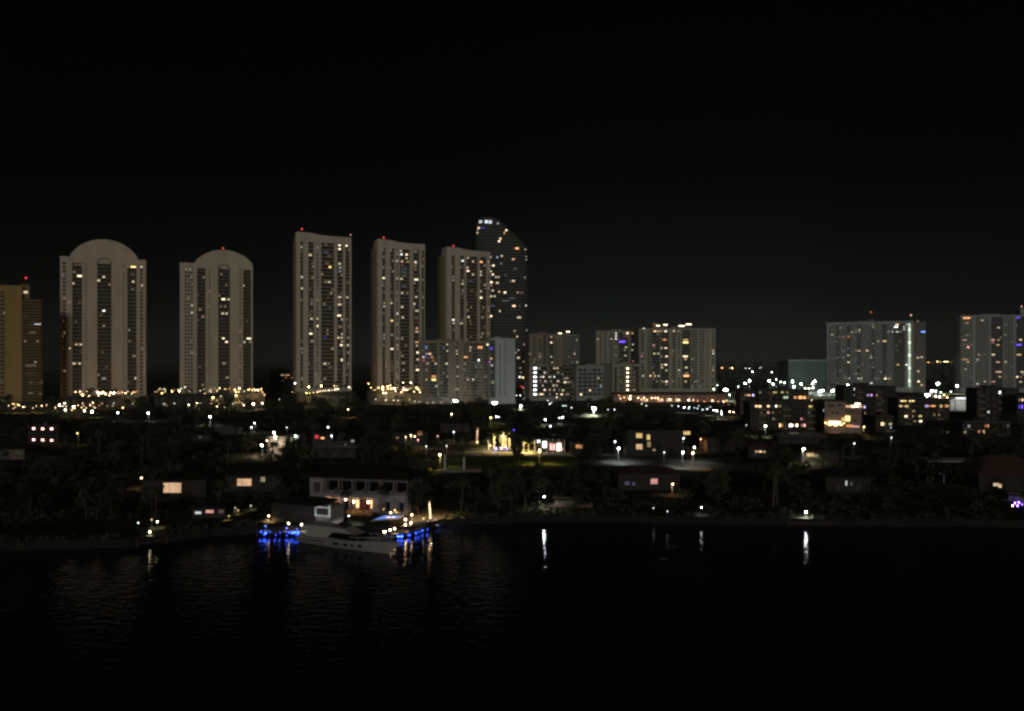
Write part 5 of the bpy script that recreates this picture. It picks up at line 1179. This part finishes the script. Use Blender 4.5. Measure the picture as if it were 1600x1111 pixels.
for px, yb, yt, c, u, lb in ((772.6, 702, 672, 'Y1', 'V2', 'palm wrapped in yellow light strings with a violet glow at its foot'), (781, 702, 674, 'Y0', None, 'thin light-wrapped palm second in the park row'), (785, 704, 673, 'Y1', 'V1', 'light-wrapped palm third in the park row'),
                         (789.5, 702, 671, 'Y1', 'L2', 'light-wrapped palm fourth in the park row, lavender glow below'), (796, 703, 669, 'Y1', 'L1', 'tallest light-wrapped palm, last of the close park row'), (818, 706, 686, 'Y1', None, 'short light-wrapped palm left of the white pavilion'),
                         (826, 706, 687, 'Y0', None, 'dim light-wrapped palm near the white pavilion'), (836, 705, 686, 'Y1', None, 'short light-wrapped palm touching the white pavilion'), (764, 704, 683, 'W0', None, 'faint light-wrapped palm at the left of the park row'), (745, 692, 664, 'H0', 'Y1', 'warm uplit palm standing apart left of the park row')):
    wrapped_palm(px, yb, yt, lb, c, None, u)
t = wrapped_palm(672.5, 812, 779, 'stout palm wrapped in warm light strings at the dock end', 'H1')
for px, py, c, lb in ((775, 701, 'V3', 'violet floodlight at the foot of the park palms'), (783, 700.5, 'L2', 'lavender floodlight at the foot of the park palms'), (792, 699, 'L3', 'pale lavender floodlight in the middle of the park palms'), (803, 672, 'V1', 'small violet lamp high between the park palms'), (766, 696, 'Y1', 'yellow lamp low at the left of the park palms'), (785, 681, 'W2', 'white lamp glowing between the wrapped park palms')):
    garden_lamp(px, py, lb, c, h=1 if py > 690 else 6, r=.4)
# dark foreground palms
for px, yb, h, lb in ((538, 806, 7.5, 'dark palm standing before the villa door'), (596, 808, 9, 'tall dark palm between villa and pool'), (755, 716, 8, 'dark palm on the park lawn'), (778, 722, 9, 'dark palm in front of the light-wrapped palms'), (1030, 726, 8, 'dark palm at the street before the yellow windows')):
    p = at(px, yb, ZL); plant(7, p.x, p.y, ZL, h / 11.5, rt.uniform(0, 6), lb, None)
for px, yb, h, lb in ((803, 722, 12.5, 'tall round dark tree on the park lawn hiding the pavilion end'), (812, 723, 11, 'dark tree beside the tall round one on the park lawn')):
    p = at(px, yb, ZL); plant(2, p.x, p.y, ZL, h / 10, rt.uniform(0, 6), lb, None)
for px, yb, h, lb, i in ((645, 799, 9, 'dark round tree hiding the end wall of the villa', 0), (653, 803, 8, 'dark tree between the villa end wall and the light-wrapped palm', 3)):
    p = at(px, yb, ZL); plant(i, p.x, p.y, ZL, h / 10, 1.3, lb, None)
# palms on the podiums
for k, (px, Y, zg, h) in enumerate(((505, 694, 15, 8), (526, 698, 15, 8.5), (494, 692, 15, 7), (540, 700, 15, 7.5), (620, 752, 14, 8), (640, 755, 14, 9), (655, 757, 14, 7), (606, 750, 14, 7))):
    plant(6 + k % 3, (px - CX) / F * Y, Y, zg, h / 9, k, 'lit palm on the podium of the %s slender tower' % ('leftmost' if px < 560 else 'middle'), 'podium palms at the %s slender tower' % ('leftmost' if px < 560 else 'middle'))
def sprinkle(n, pa, pb, za, zb_, Y0, Y1, codes, label, group, r=.34):
    for _ in range(n):
        Y = rt.uniform(Y0, Y1); px = rt.uniform(pa, pb); z = rt.uniform(za, zb_)
        garden_lamp(px, HY + (CAMZ - z) * F / Y, label, rt.choice(codes), zg=za - 2.2, Y=Y, r=r, group=group)
sprinkle(26, 112, 222, 14.2, 17, 680, 690, ('H1', 'Y1', 'O1', 'H0', 'W0', 'Y2', 'O1'), 'small warm garden lamp on the podium of the larger arched tower', 'podium lamps at the larger arched tower')
sprinkle(40, 238, 412, 15.2, 18.5, 703, 712, ('H1', 'Y1', 'Y1', 'O1', 'H0', 'W0', 'G0', 'Y2'), 'small warm garden lamp on the podium of the arched tower with the red light', 'podium lamps at the arched tower with the red light')
sprinkle(14, 578, 664, 15.5, 18, 744, 749, ('Y1', 'Y2', 'H1', 'H0'), 'small yellow lamp on the podium of the middle slender tower', 'podium lamps at the middle slender tower')
sprinkle(26, 0, 150, 5.5, 9, 610, 632, ('H1', 'Y1', 'O1', 'H0', 'W1', 'Y1'), 'bright lamp among the trees in front of the far left high-rise and larger arched tower', 'lamps below the far left towers')
sprinkle(22, 150, 420, 5, 8, 640, 680, ('H0', 'Y1', 'Y0', 'W0', 'G0', 'O0'), 'small lamp among the trees in front of the arched tower with the red light', 'lamps below the arched tower with the red light', .3)
sprinkle(24, 1150, 1500, 5, 9, 620, 760, ('H1', 'O1', 'Y1', 'W1', 'C0', 'G0', 'O2'), 'faint small light among the dark flats of the right quarter', 'faint lights of the right quarter', .3)
def podium_planting(n, pa, pb, Y0, Y1, zg, label, group):
    for k in range(n):
        Y = rt.uniform(Y0, Y1); px = rt.uniform(pa, pb); i = rt.choice((6, 7, 8, 6, 7, 8, 0, 2)); h = rt.uniform(4, 8)
        plant(i, (px - CX) / F * Y, Y, zg, h / kinds[i][4], rt.uniform(0, 6), label.replace('planting', 'palm' if i > 5 else 'tree'), group + (' palms' if i > 5 else ' trees'))
zone(26, 90, 420, 636.5, 642, 5, 8.8, 'low dark broadleaf tree before the podiums of the two arched towers', .45)
podium_planting(16, 112, 228, 687, 699, 12, 'lamp lit garden planting on the podium of the larger arched tower', 'podium garden of the larger arched tower')
podium_planting(20, 238, 412, 709, 724, 13, 'lamp lit garden planting on the podium of the red lit arched tower', 'podium garden of the red lit arched tower')
podium_planting(8, 580, 664, 750, 762, 14, 'lamp lit garden planting on the podium of the middle slender tower', 'podium garden of the middle slender tower')
podium_planting(8, -10, 84, 640, 652, 9, 'dark garden planting on the tan podium at far left', 'podium garden at far left')
zone(26, -30, 235, 636, 652, 9, 15, 'dark broadleaf tree in the belt below the far left towers', .3)
zone(22, 225, 470, 634, 654, 9, 15, 'dark broadleaf tree in the belt below the arched tower with red light', .3)
zone(18, 455, 680, 630, 652, 9, 15, 'dark broadleaf tree below the leftmost and middle slender towers', .3)
zone(30, 660, 960, 638, 660, 9, 14, 'dark broadleaf tree in the belt below the mid-rise block and garage', .2)
zone(18, 930, 1180, 642, 668, 8, 13, 'dark broadleaf tree in the belt below the orange arcade', .2)
zone(14, 1150, 1620, 676, 705, 7, 13, 'dark broadleaf tree in the wood before the right hand flats', .15)
zone(10, 1220, 1330, 606, 620, 12, 22, 'dark broadleaf tree round the car park before the sea green hall', .1)
zone(34, -30, 440, 655, 735, 8, 13, 'dark broadleaf tree in the left gardens behind the waterfront', .3)
zone(32, 430, 760, 655, 745, 8, 13, 'dark broadleaf tree in the gardens behind the villa', .3)
zone(34, 750, 1110, 665, 770, 7, 12, 'dark broadleaf tree in the middle gardens round the street', .3)
zone(40, 1080, 1630, 705, 795, 8, 14, 'dark broadleaf tree on the dark right waterfront', .2)
zone(30, -30, 470, 738, 825, 7, 12, 'dark broadleaf tree on the left waterfront', .35)
zone(14, 620, 850, 745, 800, 7, 12, 'dark broadleaf tree on the shore between villa and tan boat', .3)
# undergrowth that nobody could count, over the gardens between lamps and houses
ug = MB(); ru = random.Random(17); made = 0
while made < 1500:
    px = ru.uniform(-60, 1660); py = 640 + 190 * ru.random() ** 1.3
    if (650 < px < 912 and 702 < py < 734) or (925 < px < 1295 and 710 < py < 745) or (410 < px < 700 and py > 770) or py > 808 + max(0, (300 - px) * .05): continue
    p = at(px, py, ZL); hgt = ru.uniform(1.2, 3.6)
    if any((p.x - fx) ** 2 + (p.y - fy) ** 2 < (fr_ + 1) ** 2 for fx, fy, fr_ in FOOT): continue
    top = HY + (CAMZ - ZL - hgt) * F / p.y
    if any(Yq > p.y - 2 and abs(qx - px) < w + 3 / p.y * F and top - h < qy < py + 1 for qx, qy, w, h, Yq in PROT): continue
    leaf_quads(ug, (p.x, p.y, ZL + hgt * .45), ru.uniform(1.2, 3.2), 26, .5, ru, hgt / 5); made += 1
for a, b in zip(shore, shore[1:]):
    if a.x > 700 or b.x < -420: continue
    for _ in range(int((b - a).length * 1.1)):
        p = a.lerp(b, ru.random()); px = CX + p.x / p.y * F
        if 400 < px < 700 or ru.random() < .25: continue
        h2 = ru.uniform(.8, 2.6); py = HY + (CAMZ - ZL) * F / p.y
        if any(abs(qx - px) < 9 and py - 26 < qy < py + 3 for qx, qy, w, h, Yq in PROT): continue
        leaf_quads(ug, (p.x, p.y + ru.uniform(-.3, 1.2), ZL + h2 * .3), ru.uniform(.8, 2.2), 22, .45, ru, h2 / 3)
o = ug.build('undergrowth', M['leaf']); o['kind'] = 'stuff'
print('trees', NT)
# hedges lit from the street
def hedge(label, pa, ya, pb, yb, h, zg=ZL):
    a, b = at(pa, ya, zg), at(pb, yb, zg); d = b - a; rnd = random.Random(int(pa)); mb = MB()
    t = thing('hedge', label, 'hedge', (a.x, a.y, zg), math.atan2(d.y, d.x)); n = int(d.length * 10 * h)
    for _ in range(min(n, 2500)):
        c = (rnd.uniform(0, d.length), rnd.uniform(0, 1.4), rnd.uniform(.1, h * rnd.uniform(.8, 1.08))); leaf_quads(mb, c, .3, 1, .34, rnd)
    mb.build('foliage', M['hedge'], t); MB().box(.2, d.length - .2, .3, 1.1, 0, h * .8).build('branches', M['leaf3'], t)
hedge('long clipped hedge below the podium lights of the leftmost slender tower', 486, 634, 560, 632.5, 5)
hedge('hedge greened by lamps along the avenue under the mid-rise block', 665, 635, 835, 637, 3)
hedge('low hedge along the near edge of the park lawn', 700, 733, 900, 733, 1.4)
hedge('tall hedge lit green beside the beige house', 449, 712, 474, 712, 3.2)
hedge('hedge below the orange arcade', 985, 641, 1060, 641, 2.6)
